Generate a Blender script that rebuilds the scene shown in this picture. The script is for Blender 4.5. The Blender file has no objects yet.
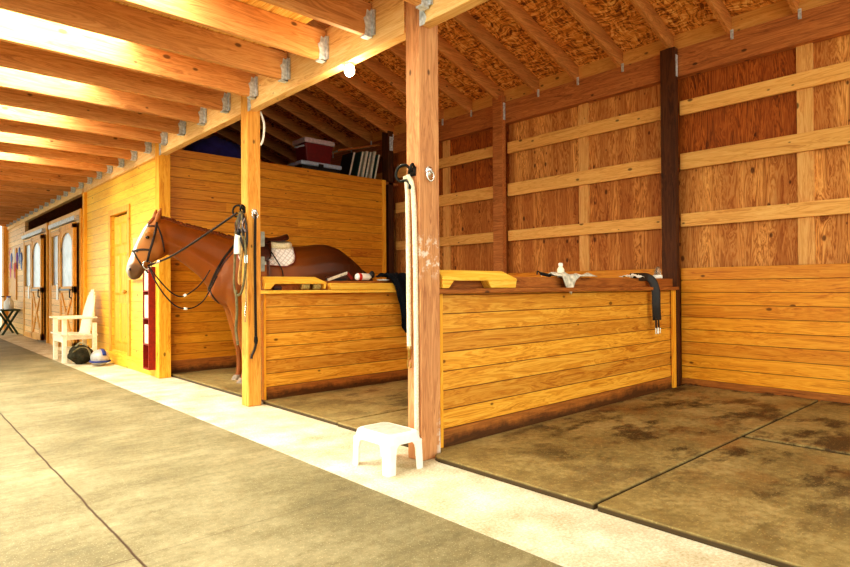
import bpy, bmesh, math, random
from mathutils import Vector, Matrix, noise
from mathutils.bvhtree import BVHTree
random.seed(7)
R = math.radians
COL = bpy.context.scene.collection
V = Vector

# ------------------------------------------------------------------ camera
H = 1.15
F = 590.92
yaw, pitch, roll = R(42.454), R(.4253), R(-.3686)
fw = V((math.sin(yaw)*math.cos(pitch), math.cos(yaw)*math.cos(pitch), math.sin(pitch)))
rt0 = V((math.cos(yaw), -math.sin(yaw), 0)); up0 = rt0.cross(fw)
rt = math.cos(roll)*rt0 + math.sin(roll)*up0
up = -math.sin(roll)*rt0 + math.cos(roll)*up0
EYE = V((0, 0, H))
cam = bpy.data.cameras.new('camera'); cam.sensor_width = 36; cam.lens = 36*F/850
cam.clip_start = .05; cam.clip_end = 200
co = bpy.data.objects.new('camera', cam); COL.objects.link(co)
co.matrix_world = Matrix(((rt.x, up.x, -fw.x, 0), (rt.y, up.y, -fw.y, 0), (rt.z, up.z, -fw.z, H), (0, 0, 0, 1)))
bpy.context.scene.camera = co

def ray(px, py): return rt*((px-425)/F) - up*((py-283.5)/F) + fw
def at(px, py, ax, v):
    """the point of the world plane axis=v that the photo shows at this pixel"""
    d = ray(px, py); return EYE + d*((v-EYE[ax])/d[ax])

# ------------------------------------------------------------------ materials
def lin(c):
    return tuple((x/255/12.92 if x/255 <= .04045 else ((x/255+.055)/1.055)**2.4) for x in c) + (1,)

class N:
    def __init__(s, name):
        s.m = bpy.data.materials.new(name); s.m.use_nodes = True
        s.t = s.m.node_tree; s.b = s.t.nodes['Principled BSDF']
    def n(s, typ, **kw):
        o = s.t.nodes.new(typ)
        for k, v in kw.items():
            if k.startswith('_'): setattr(o, k[1:], v)
            else: s.put(o.inputs[k.replace('__', ' ')], v)
        return o
    def put(s, inp, v):
        if isinstance(v, bpy.types.NodeSocket): s.t.links.new(v, inp)
        else: inp.default_value = v
    def math(s, op, a, b=None, c=None):
        o = s.t.nodes.new('ShaderNodeMath'); o.operation = op
        s.put(o.inputs[0], a)
        if b is not None: s.put(o.inputs[1], b)
        if c is not None: s.put(o.inputs[2], c)
        return o.outputs[0]
    def mix(s, fac, a, b, mode='MIX'):
        o = s.t.nodes.new('ShaderNodeMix'); o.data_type = 'RGBA'; o.blend_type = mode
        s.put(o.inputs[0], fac); s.put(o.inputs[6], a); s.put(o.inputs[7], b)
        return o.outputs[2]
    def ramp(s, fac, stops, interp='LINEAR'):
        o = s.t.nodes.new('ShaderNodeValToRGB'); o.color_ramp.interpolation = interp
        e = o.color_ramp.elements
        while len(e) < len(stops): e.new(.5)
        for el, (p, c) in zip(e, stops): el.position = p; el.color = c if len(c) == 4 else c+(1,)
        s.put(o.inputs[0], fac); return o.outputs[0]
    def step(s, v, lo, hi):
        o = s.t.nodes.new('ShaderNodeMapRange'); s.put(o.inputs[0], v)
        s.put(o.inputs[1], lo); s.put(o.inputs[2], hi)
        return o.outputs[0]
    def noise(s, vec, scale, detail=4, rough=.5, dist=0):
        o = s.n('ShaderNodeTexNoise', Scale=scale, Detail=detail, Roughness=rough, Distortion=dist)
        s.put(o.inputs['Vector'], vec); return o.outputs[0]
    def coords(s, jitter=False):
        c = s.t.nodes.new('ShaderNodeTexCoord').outputs['Object']
        if jitter:
            r = s.t.nodes.new('ShaderNodeObjectInfo').outputs['Random']
            a = s.n('ShaderNodeCombineXYZ', X=s.math('MULTIPLY', r, 37.), Y=s.math('MULTIPLY', r, 91.), Z=s.math('MULTIPLY', r, 53.))
            v = s.t.nodes.new('ShaderNodeVectorMath'); v.operation = 'ADD'
            s.put(v.inputs[0], c); s.put(v.inputs[1], a.outputs[0]); c = v.outputs[0]
        return c
    def scale(s, vec, sc):
        v = s.t.nodes.new('ShaderNodeVectorMath'); v.operation = 'MULTIPLY'
        s.put(v.inputs[0], vec); v.inputs[1].default_value = sc; return v.outputs[0]
    def bump(s, h, strength=.3, dist=.01):
        b = s.n('ShaderNodeBump', Strength=strength, Distance=dist); s.put(b.inputs['Height'], h)
        s.put(s.b.inputs['Normal'], b.outputs[0])
    def done(s, col, rough=.55, spec=.3):
        s.put(s.b.inputs['Base Color'], col); s.put(s.b.inputs['Roughness'], rough)
        s.b.inputs['Specular IOR Level'].default_value = spec
        return s.m

def wood(name, light, mid, dark, grain='x', plank=None, phase=0., knots=.5, var=.35, rough=.5, contrast=1., jitter=False, tone=None, gscale=1., joint=None, groove=.33):
    """sawn softwood: stretched grain, knots, and (plank=(axis,width)) board by board tone with a seam groove"""
    k = N(name); c = k.coords(jitter)
    sep = k.t.nodes.new('ShaderNodeSeparateXYZ'); k.put(sep.inputs[0], c)
    ax = {'x': 0, 'y': 1, 'z': 2}
    seam = None; rnd = None
    if plank:
        pa, pw = plank
        u = k.math('DIVIDE', k.math('ADD', sep.outputs[ax[pa]], phase), pw)
        idx = k.math('FLOOR', u); fr = k.math('FRACT', u)
        key = idx
        if joint:
            along = sep.outputs[ax[grain]]
            wn0 = k.n('ShaderNodeTexWhiteNoise', _noise_dimensions='1D'); k.put(wn0.inputs['W'], k.math('ADD', idx, 11.7))
            q = k.math('FLOOR', k.math('ADD', k.math('DIVIDE', along, joint), k.math('MULTIPLY', wn0.outputs[0], 3.)))
            key = k.math('ADD', idx, k.math('MULTIPLY', q, 17.31))
        wn = k.n('ShaderNodeTexWhiteNoise', _noise_dimensions='1D'); k.put(wn.inputs['W'], k.math('ADD', key, 3.3))
        rnd = wn.outputs[0]
        a = k.n('ShaderNodeCombineXYZ', X=k.math('MULTIPLY', rnd, 23.), Y=k.math('MULTIPLY', rnd, 41.), Z=k.math('MULTIPLY', rnd, 67.))
        v = k.t.nodes.new('ShaderNodeVectorMath'); v.operation = 'ADD'; k.put(v.inputs[0], c); k.put(v.inputs[1], a.outputs[0]); c = v.outputs[0]
        edge = k.math('MINIMUM', fr, k.math('SUBTRACT', 1., fr))
        seam = k.step(k.math('MULTIPLY', edge, pw), .0012, .0045)
    st = [9.*gscale]*3; st[ax[grain]] = .7*gscale
    g1 = k.noise(k.scale(c, st), 1.6, 5, .55, 1.6)
    st2 = [60.]*3; st2[ax[grain]] = 2.
    g2 = k.noise(k.scale(c, st2), 1., 3, .6)
    rings = k.math('FRACT', k.math('MULTIPLY', g1, 7.))
    rings = k.math('ABSOLUTE', k.math('SUBTRACT', rings, .5))
    f = k.math('ADD', k.math('MULTIPLY', rings, .55*contrast), k.math('ADD', k.math('MULTIPLY', g1, .75), k.math('MULTIPLY', g2, .3)))
    f = k.math('SUBTRACT', f, .18)
    col = k.ramp(f, [(.18, lin(dark)), (.45, lin(mid)), (.8, lin(light))])
    cs = k.t.nodes.new('ShaderNodeSeparateXYZ'); k.put(cs.inputs[0], c)
    oth = [cs.outputs[i] for i in range(3) if i != ax[grain]]
    kv = k.n('ShaderNodeCombineXYZ', X=k.math('MULTIPLY', cs.outputs[ax[grain]], .55), Y=k.math('ADD', oth[0], oth[1]), Z=0.)
    vo = k.n('ShaderNodeTexVoronoi', _voronoi_dimensions='2D', Scale=7.); k.put(vo.inputs['Vector'], kv.outputs[0])
    vs = k.t.nodes.new('ShaderNodeSeparateColor'); k.put(vs.inputs[0], vo.outputs['Color'])
    on = k.math('LESS_THAN', vs.outputs[0], knots)
    kn = k.math('MULTIPLY', on, k.math('SUBTRACT', 1., k.step(vo.outputs['Distance'], k.math('MULTIPLY', vs.outputs[1], .09), k.math('ADD', .05, k.math('MULTIPLY', vs.outputs[1], .1)))))
    col = k.mix(k.math('MULTIPLY', kn, .8), col, lin([x*.45 for x in dark]))
    if rnd is not None:
        hv = k.n('ShaderNodeHueSaturation', Hue=k.math('ADD', .5, k.math('MULTIPLY', k.math('SUBTRACT', rnd, .5), .010)),
                 Saturation=1.0,
                 Value=k.math('ADD', 1., k.math('MULTIPLY', k.math('SUBTRACT', rnd, .5), 2.*var)), Color=col)
        col = hv.outputs[0]
        col = k.mix(seam, lin([x*groove for x in dark]), col)
    elif jitter:
        r = k.t.nodes.new('ShaderNodeObjectInfo').outputs['Random']
        hv = k.n('ShaderNodeHueSaturation', Value=k.math('ADD', 1., k.math('MULTIPLY', k.math('SUBTRACT', r, .5), var)), Color=col); col = hv.outputs[0]
    if tone: col = tone(k, col, k.coords())
    h = k.math('ADD', k.math('MULTIPLY', f, .12), k.math('MULTIPLY', seam, 1.) if seam is not None else 0.)
    k.bump(h, .5, .004)
    return k.done(col, rough)

def plain(name, c, rough=.5, metal=0., var=.12, spec=.4, sc=30., bump=.0):
    k = N(name); v = k.coords()
    n_ = k.noise(v, sc, 4)
    col = k.mix(k.step(n_, .25, .75), lin([x*(1-var) for x in c]), lin([min(255, x*(1+var*.6)) for x in c]))
    k.b.inputs['Metallic'].default_value = metal
    if bump: k.bump(n_, bump, .01)
    return k.done(col, rough, spec)

def glow(name, c, s):
    k = N(name); k.put(k.b.inputs['Emission Color'], lin(c)); k.b.inputs['Emission Strength'].default_value = s
    nn = k.noise(k.coords(), 2., 2)
    return k.done(k.mix(k.step(nn, .2, .8), lin(c), lin([x*.98 for x in c])), .6)

M = {}
def dirty_foot(zlo, zhi):
    def f(k, col, c):
        s = k.t.nodes.new('ShaderNodeSeparateXYZ'); k.put(s.inputs[0], c)
        n_ = k.noise(c, 9., 6, .65)
        n2_ = k.noise(c, 1.6, 3)
        h = k.math('ADD', s.outputs[2], k.math('ADD', k.math('MULTIPLY', n_, -.16), k.math('MULTIPLY', n2_, -.14)))
        return k.mix(k.math('MULTIPLY', k.math('SUBTRACT', 1., k.step(h, zlo-.14, zhi-.22)), .8), col, lin((48, 30, 20)))
    return f
def white_scuffs(k, col, c):
    s = k.t.nodes.new('ShaderNodeSeparateXYZ'); k.put(s.inputs[0], c)
    n1 = k.noise(c, 14., 6, .7)
    foot = k.math('MULTIPLY', k.math('SUBTRACT', 1., k.step(s.outputs[2], .05, .42)), k.step(s.outputs[0], .04, .09))
    m1 = k.step(k.math('ADD', n1, k.math('MULTIPLY', foot, .36)), .60, .68)
    band = k.math('MULTIPLY', k.step(s.outputs[2], 1.2, 1.3), k.math('SUBTRACT', 1., k.step(s.outputs[2], 1.42, 1.55)))
    m2 = k.math('MULTIPLY', band, k.step(n1, .52, .6))
    return k.mix(k.math('MAXIMUM', k.math('MULTIPLY', m1, foot), k.math('MULTIPLY', m2, .8)), col, lin((235, 225, 212)))

M['stall_boards'] = wood('stall_boards', (238, 184, 82), (216, 148, 50), (174, 98, 26), 'x', ('z', .135), -.02, knots=.10, var=.21, rough=.42, groove=.5)
M['side_boards'] = wood('side_boards', (230, 164, 56), (214, 142, 36), (174, 98, 20), 'x', ('z', .14), 0, knots=.14, var=.10, rough=.42, joint=2.4, groove=.72)
M['wainscot'] = wood('wainscot', (242, 178, 66), (226, 150, 42), (188, 106, 24), 'y', ('z', .14), -.1, knots=.14, var=.12, rough=.42, groove=.5)
M['front_boards'] = wood('front_boards', (252, 212, 92), (244, 196, 72), (228, 166, 50), 'y', ('z', .14), 0, knots=.06, var=.07, rough=.42, joint=3., groove=.72)
M['pale_boards'] = wood('pale_boards', (248, 205, 140), (236, 186, 116), (212, 150, 84), 'y', ('z', .14), 0, knots=.15, var=.12)
M['yellow_y'] = wood('yellow_y', (255, 212, 86), (250, 192, 60), (226, 150, 36), 'y', knots=.15, jitter=True, var=.1)
M['yellow_z'] = wood('yellow_z', (252, 200, 80), (242, 174, 52), (214, 130, 30), 'z', knots=.15, jitter=True, var=.1)
M['yellow_x'] = wood('yellow_x', (252, 214, 106), (244, 190, 72), (220, 152, 44), 'x', knots=.12, jitter=True, var=.1)
M['door_wood'] = wood('door_wood', (240, 186, 90), (224, 160, 62), (190, 116, 38), 'z', knots=.1, jitter=True, var=.12)
M['kick'] = wood('kick', (206, 138, 66), (172, 106, 46), (120, 70, 30), 'x', knots=.1, contrast=.7, tone=dirty_foot(.05, .2))
M['kick_y'] = wood('kick_y', (206, 138, 66), (172, 106, 46), (120, 70, 30), 'y', knots=.1, contrast=.7, tone=dirty_foot(.0, .1))
M['joist'] = wood('joist', (228, 174, 114), (208, 146, 86), (170, 108, 58), 'x', knots=.14, jitter=True, var=.25, rough=.6)
M['rafter'] = wood('rafter', (228, 166, 98), (204, 138, 74), (160, 100, 52), 'x', knots=.1, jitter=True, var=.25, rough=.6)
M['header'] = wood('header', (248, 210, 150), (238, 190, 122), (206, 148, 84), 'y', knots=.1, jitter=True, var=.1, rough=.6, contrast=1.3)
M['girt'] = wood('girt', (248, 200, 122), (236, 178, 98), (206, 138, 66), 'y', knots=.22, jitter=True, var=.2, rough=.6)
M['stud'] = wood('stud', (246, 200, 126), (230, 170, 98), (198, 128, 64), 'z', knots=.16, jitter=True, var=.16, rough=.6)
M['plate'] = wood('plate', (206, 138, 76), (178, 110, 58), (132, 78, 40), 'y', knots=.05, jitter=True, var=.15, rough=.65)
M['cap_wood'] = wood('cap_wood', (190, 120, 54), (158, 92, 38), (108, 58, 22), 'x', knots=.12, jitter=True, rough=.6)
M['front_post'] = wood('front_post', (226, 170, 116), (198, 138, 92), (156, 98, 62), 'z', knots=.03, rough=.6, tone=white_scuffs)
M['yellow_post'] = wood('yellow_post', (244, 190, 100), (228, 160, 68), (188, 116, 42), 'z', knots=.08, rough=.55)
M['dark_post'] = wood('dark_post', (104, 60, 28), (82, 44, 20), (52, 28, 12), 'z', knots=.08, jitter=True, rough=.65)

def plywood():
    k = N('plywood'); c = k.coords()
    s = k.t.nodes.new('ShaderNodeSeparateXYZ'); k.put(s.inputs[0], c)
    cy = k.math('FLOOR', k.math('DIVIDE', k.math('SUBTRACT', s.outputs[1], 1.78), 1.275))
    cz = k.math('FLOOR', k.math('DIVIDE', k.math('SUBTRACT', s.outputs[2], 2.58-2.44), 1.22))
    wn = k.n('ShaderNodeTexWhiteNoise', _noise_dimensions='2D')
    k.put(wn.inputs['Vector'], k.n('ShaderNodeCombineXYZ', X=cy, Y=cz, Z=0.).outputs[0])
    r = wn.outputs[0]
    off = k.n('ShaderNodeCombineXYZ', X=0., Y=k.math('MULTIPLY', r, 31.), Z=k.math('MULTIPLY', r, 57.)).outputs[0]
    va = k.t.nodes.new('ShaderNodeVectorMath'); va.operation = 'ADD'; k.put(va.inputs[0], c); k.put(va.inputs[1], off); c2 = va.outputs[0]
    g = k.noise(k.scale(c2, (1, 5., .55)), 1.7, 6, .55, 2.2)
    rg = k.math('ABSOLUTE', k.math('SUBTRACT', k.math('FRACT', k.math('MULTIPLY', g, 9.)), .5))
    g2 = k.noise(k.scale(c2, (1, 90., 4.)), 1., 2)
    f = k.math('ADD', k.math('MULTIPLY', rg, .8), k.math('ADD', k.math('MULTIPLY', g, .5), k.math('MULTIPLY', g2, .22)))
    f = k.math('SUBTRACT', f, .1)
    pale = k.ramp(f, [(.2, lin((146, 82, 32))), (.46, lin((222, 152, 78))), (.8, lin((248, 196, 118)))])
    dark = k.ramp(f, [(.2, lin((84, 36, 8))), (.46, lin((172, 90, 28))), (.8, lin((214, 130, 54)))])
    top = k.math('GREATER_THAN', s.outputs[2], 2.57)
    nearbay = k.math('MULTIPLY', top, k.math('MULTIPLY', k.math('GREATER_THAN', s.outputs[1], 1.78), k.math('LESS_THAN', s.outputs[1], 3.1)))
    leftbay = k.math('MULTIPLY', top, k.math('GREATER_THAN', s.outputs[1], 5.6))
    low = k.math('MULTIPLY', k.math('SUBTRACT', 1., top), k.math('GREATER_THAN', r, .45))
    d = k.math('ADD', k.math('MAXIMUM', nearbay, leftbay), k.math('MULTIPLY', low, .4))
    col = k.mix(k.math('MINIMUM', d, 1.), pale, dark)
    # vertical veneer stripes
    st = k.noise(k.scale(c2, (1, 5.5, .02)), 1., 1)
    col = k.mix(k.math('MULTIPLY', k.step(st, .38, .6), .5), col, lin((158, 84, 32)))
    sp2 = k.t.nodes.new('ShaderNodeSeparateXYZ'); k.put(sp2.inputs[0], c2)
    vo = k.n('ShaderNodeTexVoronoi', _voronoi_dimensions='2D', Scale=5.5); k.put(vo.inputs['Vector'], k.n('ShaderNodeCombineXYZ', X=sp2.outputs[1], Y=k.math('MULTIPLY', sp2.outputs[2], .6), Z=0.).outputs[0])
    vs = k.t.nodes.new('ShaderNodeSeparateColor'); k.put(vs.inputs[0], vo.outputs['Color'])
    kn = k.math('MULTIPLY', k.math('LESS_THAN', vs.outputs[0], .32), k.math('SUBTRACT', 1., k.step(vo.outputs['Distance'], k.math('MULTIPLY', vs.outputs[1], .08), k.math('ADD', .04, k.math('MULTIPLY', vs.outputs[1], .1)))))
    col = k.mix(k.math('MULTIPLY', kn, .8), col, lin((70, 28, 8)))
    k.bump(f, .15, .003)
    return k.done(col, .6, .25)
M['plywood'] = plywood()

def osb():
    k = N('osb'); c = k.coords()
    n0 = k.n('ShaderNodeTexNoise', Scale=3., Detail=2.); k.put(n0.inputs['Vector'], c)
    w = k.mix(.18, c, n0.outputs[1])
    v1 = k.n('ShaderNodeTexVoronoi', Scale=1.); k.put(v1.inputs['Vector'], k.scale(w, (70., 14., 20.)))
    v2 = k.n('ShaderNodeTexVoronoi', Scale=1.); k.put(v2.inputs['Vector'], k.scale(w, (16., 60., 24.)))
    s1 = k.t.nodes.new('ShaderNodeSeparateColor'); k.put(s1.inputs[0], v1.outputs['Color'])
    s2 = k.t.nodes.new('ShaderNodeSeparateColor'); k.put(s2.inputs[0], v2.outputs['Color'])
    f = k.math('ADD', k.math('MULTIPLY', s1.outputs[0], .5), k.math('MULTIPLY', s2.outputs[1], .5))
    col = k.ramp(f, [(.12, lin((116, 66, 26))), (.4, lin((204, 130, 58))), (.62, lin((236, 168, 84))), (.88, lin((252, 208, 132)))])
    k.bump(f, .25, .004)
    return k.done(col, .65, .25)
M['osb'] = osb()

def deck():
    k = N('ceiling_deck'); c = k.coords()
    g = k.noise(k.scale(c, (30., 2., 1.)), 1.5, 5, .6, 1.)
    col = k.ramp(g, [(.3, lin((176, 116, 40))), (.5, lin((226, 172, 84))), (.72, lin((250, 216, 140)))])
    return k.done(col, .6)
M['deck'] = deck()

def concrete():
    k = N('aisle_concrete'); c = k.coords()
    s = k.t.nodes.new('ShaderNodeSeparateXYZ'); k.put(s.inputs[0], c)
    n1 = k.noise(c, 1.3, 8, .62); n2 = k.noise(c, 26., 6, .7); n3 = k.noise(k.scale(c, (1.6, 5., 1.)), 2., 5, .6)
    f = k.math('ADD', k.math('MULTIPLY', n1, .5), k.math('ADD', k.math('MULTIPLY', n2, .3), k.math('MULTIPLY', n3, .25)))
    col = k.ramp(f, [(.36, lin((98, 89, 63))), (.5, lin((130, 121, 88))), (.64, lin((163, 153, 119)))])
    spk = k.noise(c, 130., 2); col = k.mix(k.math('MULTIPLY', k.step(spk, .62, .7), .4), col, lin((236, 226, 190)))
    # joints between the floor slabs
    wob = k.math('MULTIPLY', k.math('SUBTRACT', k.noise(c, 2.5, 4), .5), .03)
    x = k.math('ADD', s.outputs[0], wob); y = k.math('ADD', s.outputs[1], wob)
    jx = k.step(k.math('ABSOLUTE', k.math('SUBTRACT', x, .8)), .003, .008)
    yy = k.math('MODULO', k.math('ADD', y, 8.17), 1.98)
    jy = k.step(k.math('ABSOLUTE', k.math('SUBTRACT', yy, .99)), .002, .006)
    fade = k.math('ADD', .45, k.math('MULTIPLY', k.step(s.outputs[0], .79, .81), .35))
    j = k.math('MINIMUM', jx, k.math('MAXIMUM', jy, fade))
    col = k.mix(j, lin((70, 46, 26)), col)
    k.bump(k.math('ADD', k.math('MULTIPLY', f, .3), k.math('MULTIPLY', j, .5)), .4, .008)
    return k.done(col, .62, .35)
M['concrete'] = concrete()

def curb():
    k = N('pale_concrete'); c = k.coords()
    n1 = k.noise(c, 3., 6, .6); n2 = k.noise(c, 70., 5, .75)
    f = k.math('ADD', k.math('MULTIPLY', n1, .5), k.math('MULTIPLY', n2, .5))
    col = k.ramp(f, [(.34, lin((176, 158, 118))), (.5, lin((216, 205, 176))), (.6, lin((240, 234, 214)))])
    vo = k.n('ShaderNodeTexVoronoi', Scale=60.); k.put(vo.inputs['Vector'], c)
    col = k.mix(k.math('MULTIPLY', k.math('SUBTRACT', 1., k.step(vo.outputs['Distance'], .1, .25)), .25), col, lin((190, 160, 110)))
    k.bump(f, .4, .006); return k.done(col, .75, .2)
M['curb'] = curb()

def mat_rubber():
    k = N('stall_mat'); c = k.coords()
    n1 = k.noise(c, 1.1, 7, .65); n2 = k.noise(c, 22., 6, .7); n3 = k.noise(k.scale(c, (1, 1.7, 1)), 1.7, 6, .7)
    f = k.math('ADD', k.math('MULTIPLY', n1, .6), k.math('MULTIPLY', n2, .4))
    col = k.ramp(f, [(.34, lin((104, 86, 48))), (.5, lin((146, 126, 78))), (.66, lin((182, 163, 112)))])
    s = k.t.nodes.new('ShaderNodeSeparateXYZ'); k.put(s.inputs[0], c)
    deep = k.step(s.outputs[0], 2.8, 4.2)
    st = k.math('MULTIPLY', k.step(n3, .49, .60), k.math('ADD', .25, k.math('MULTIPLY', deep, .65)))
    col = k.mix(st, col, lin((58, 38, 18)))
    n4 = k.noise(c, 1.9, 4, .6)
    rust = k.math('MULTIPLY', k.step(n4, .5, .68), k.math('MULTIPLY', deep, .5))
    col = k.mix(rust, col, lin((138, 90, 40)))
    spk = k.noise(c, 90., 2); col = k.mix(k.math('MULTIPLY', k.step(spk, .64, .7), .5), col, lin((214, 186, 120)))
    col = k.mix(k.math('SUBTRACT', 1., k.step(s.outputs[2], .018, .03)), col, lin((74, 58, 34)))  # shade on the mat's side edge, painted in as a darker colour low down
    k.bump(f, .4, .01); return k.done(col, .6, .35)
M['mat'] = mat_rubber()

M['steel'] = plain('galvanised_steel', (206, 210, 214), .5, .15, .25)
M['bright_steel'] = plain('bright_steel', (225, 225, 222), .25, .9, .1)
M['iron'] = plain('black_iron', (34, 32, 28), .4, .5, .2)
M['brass'] = plain('brass', (190, 150, 80), .35, .8, .2)
M['black_leather'] = plain('black_leather', (38, 24, 16), .45, 0, .25)
M['brown_leather'] = plain('brown_leather', (66, 30, 18), .32, 0, .3, .6)
M['tan_strap'] = plain('tan_strap', (176, 140, 84), .7, 0, .25)
M['olive_strap'] = plain('olive_strap', (104, 92, 58), .7, 0, .25)
M['white_rope'] = plain('white_rope', (246, 226, 198), .85, 0, .15, .1, 90., .6)
M['white_plastic'] = plain('white_plastic', (244, 241, 232), .4, 0, .03)
M['cream_paint'] = plain('cream_paint', (250, 240, 214), .5, 0, .06)
M['grey_plate'] = plain('grey_plate', (158, 160, 152), .5, .2, .15)
M['red_paint'] = plain('red_paint', (140, 34, 16), .5, 0, .15)
M['notice'] = plain('notice_board', (248, 218, 132), .6, 0, .05)
M['paper'] = plain('paper', (236, 226, 200), .8, 0, .12, .2, 12.)
M['cloth_black'] = plain('cloth_black', (24, 26, 32), .9, 0, .35, .1, 40., .5)
M['bag_cloth'] = plain('bag_cloth', (58, 54, 40), .85, 0, .35, .1, 25., .4)
M['bag_strap'] = plain('bag_strap', (160, 148, 112), .8, 0, .2)
M['blue'] = plain('blue_plastic', (36, 62, 140), .4, 0, .2)
M['silver'] = plain('silver_shell', (186, 182, 176), .35, .2, .12)
M['tarp'] = plain('dark_blue_tarp', (40, 44, 110), .5, 0, .3, .3, 6., .5)
M['cooler_red'] = plain('cooler_red', (112, 18, 20), .45, 0, .15)
M['cooler_lid'] = plain('cooler_lid', (196, 178, 186), .5, 0, .1)
M['pale_blue'] = plain('pale_blue', (176, 186, 206), .5, 0, .1)
M['dark_plastic'] = plain('dark_plastic', (26, 26, 30), .5, 0, .2)
M['green_binder'] = plain('green_binder', (44, 78, 72), .5, 0, .2)
M['white_edge'] = plain('white_edge', (214, 206, 188), .6, 0, .1)
M['bandage'] = plain('bandage', (176, 154, 96), .9, 0, .25, .1, 60., .4)
M['rag'] = plain('rag', (222, 214, 196), .9, 0, .25, .1, 25., .4)
M['red'] = plain('red_plastic', (206, 46, 34), .5, 0, .1)
M['purple'] = plain('purple_ribbon', (120, 60, 150), .6, 0, .1)
M['pink'] = plain('pink_ribbon', (226, 120, 140), .6, 0, .1)
M['ribbon_white'] = plain('ribbon_white', (240, 236, 230), .6, 0, .05)
M['green_paint'] = plain('green_paint', (52, 66, 40), .5, 0, .25)
M['pane'] = plain('dusty_pane', (150, 160, 168), .25, 0, .25, .5, 3.)
M['fleece'] = plain('fleece', (238, 222, 184), .95, 0, .15, .1, 70., .8)
M['hoof'] = plain('hoof_horn', (150, 132, 112), .55, 0, .3)
M['mane'] = plain('mane_hair', (118, 60, 20), .6, 0, .35, .3, 50., .4)
M['tail'] = plain('tail_hair', (74, 34, 16), .6, 0, .35, .3, 40., .4)
M['eye'] = plain('dark_eye', (16, 10, 8), .08, 0, .1, .7)
M['bulb'] = glow('lit_bulb', (255, 236, 190), 14.)
M['skylight'] = glow('skylight_panel', (248, 252, 238), 19.)
M['glass'] = plain('clear_jar', (226, 220, 206), .1, 0, .1, .6)
M['glass'].node_tree.nodes['Principled BSDF'].inputs['Transmission Weight'].default_value = .85

def quilt():
    k = N('quilted_white'); c = k.coords()
    s = k.t.nodes.new('ShaderNodeSeparateXYZ'); k.put(s.inputs[0], c)
    a = k.math('MULTIPLY', k.math('ADD', s.outputs[0], s.outputs[2]), 17.); b = k.math('MULTIPLY', k.math('SUBTRACT', s.outputs[0], s.outputs[2]), 17.)
    ea = k.math('ABSOLUTE', k.math('SUBTRACT', k.math('FRACT', a), .5)); eb = k.math('ABSOLUTE', k.math('SUBTRACT', k.math('FRACT', b), .5))
    h = k.step(k.math('MAXIMUM', ea, eb), .5, .36)
    col = k.mix(h, lin((200, 190, 182)), lin((248, 242, 236)))
    k.bump(h, .6, .012); return k.done(col, .8, .2)
M['quilt'] = quilt()

def coat():
    k = N('chestnut_coat')
    a = k.n('ShaderNodeAttribute', _attribute_name='coat')
    c = k.coords()
    n1 = k.noise(c, 5., 5, .6); n2 = k.noise(k.scale(c, (40., 40., 90.)), 1., 3)
    v = k.math('ADD', .62, k.math('ADD', k.math('MULTIPLY', n1, .34), k.math('MULTIPLY', n2, .12)))
    hv = k.n('ShaderNodeHueSaturation', Value=v, Color=a.outputs['Color'])
    k.bump(n2, .08, .004)
    return k.done(hv.outputs[0], .42, .35)
M['coat'] = coat()

# ------------------------------------------------------------------ mesh building
def wloc(o):
    p = V((0, 0, 0))
    while o: p += o.location; o = o.parent
    return p

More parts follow.
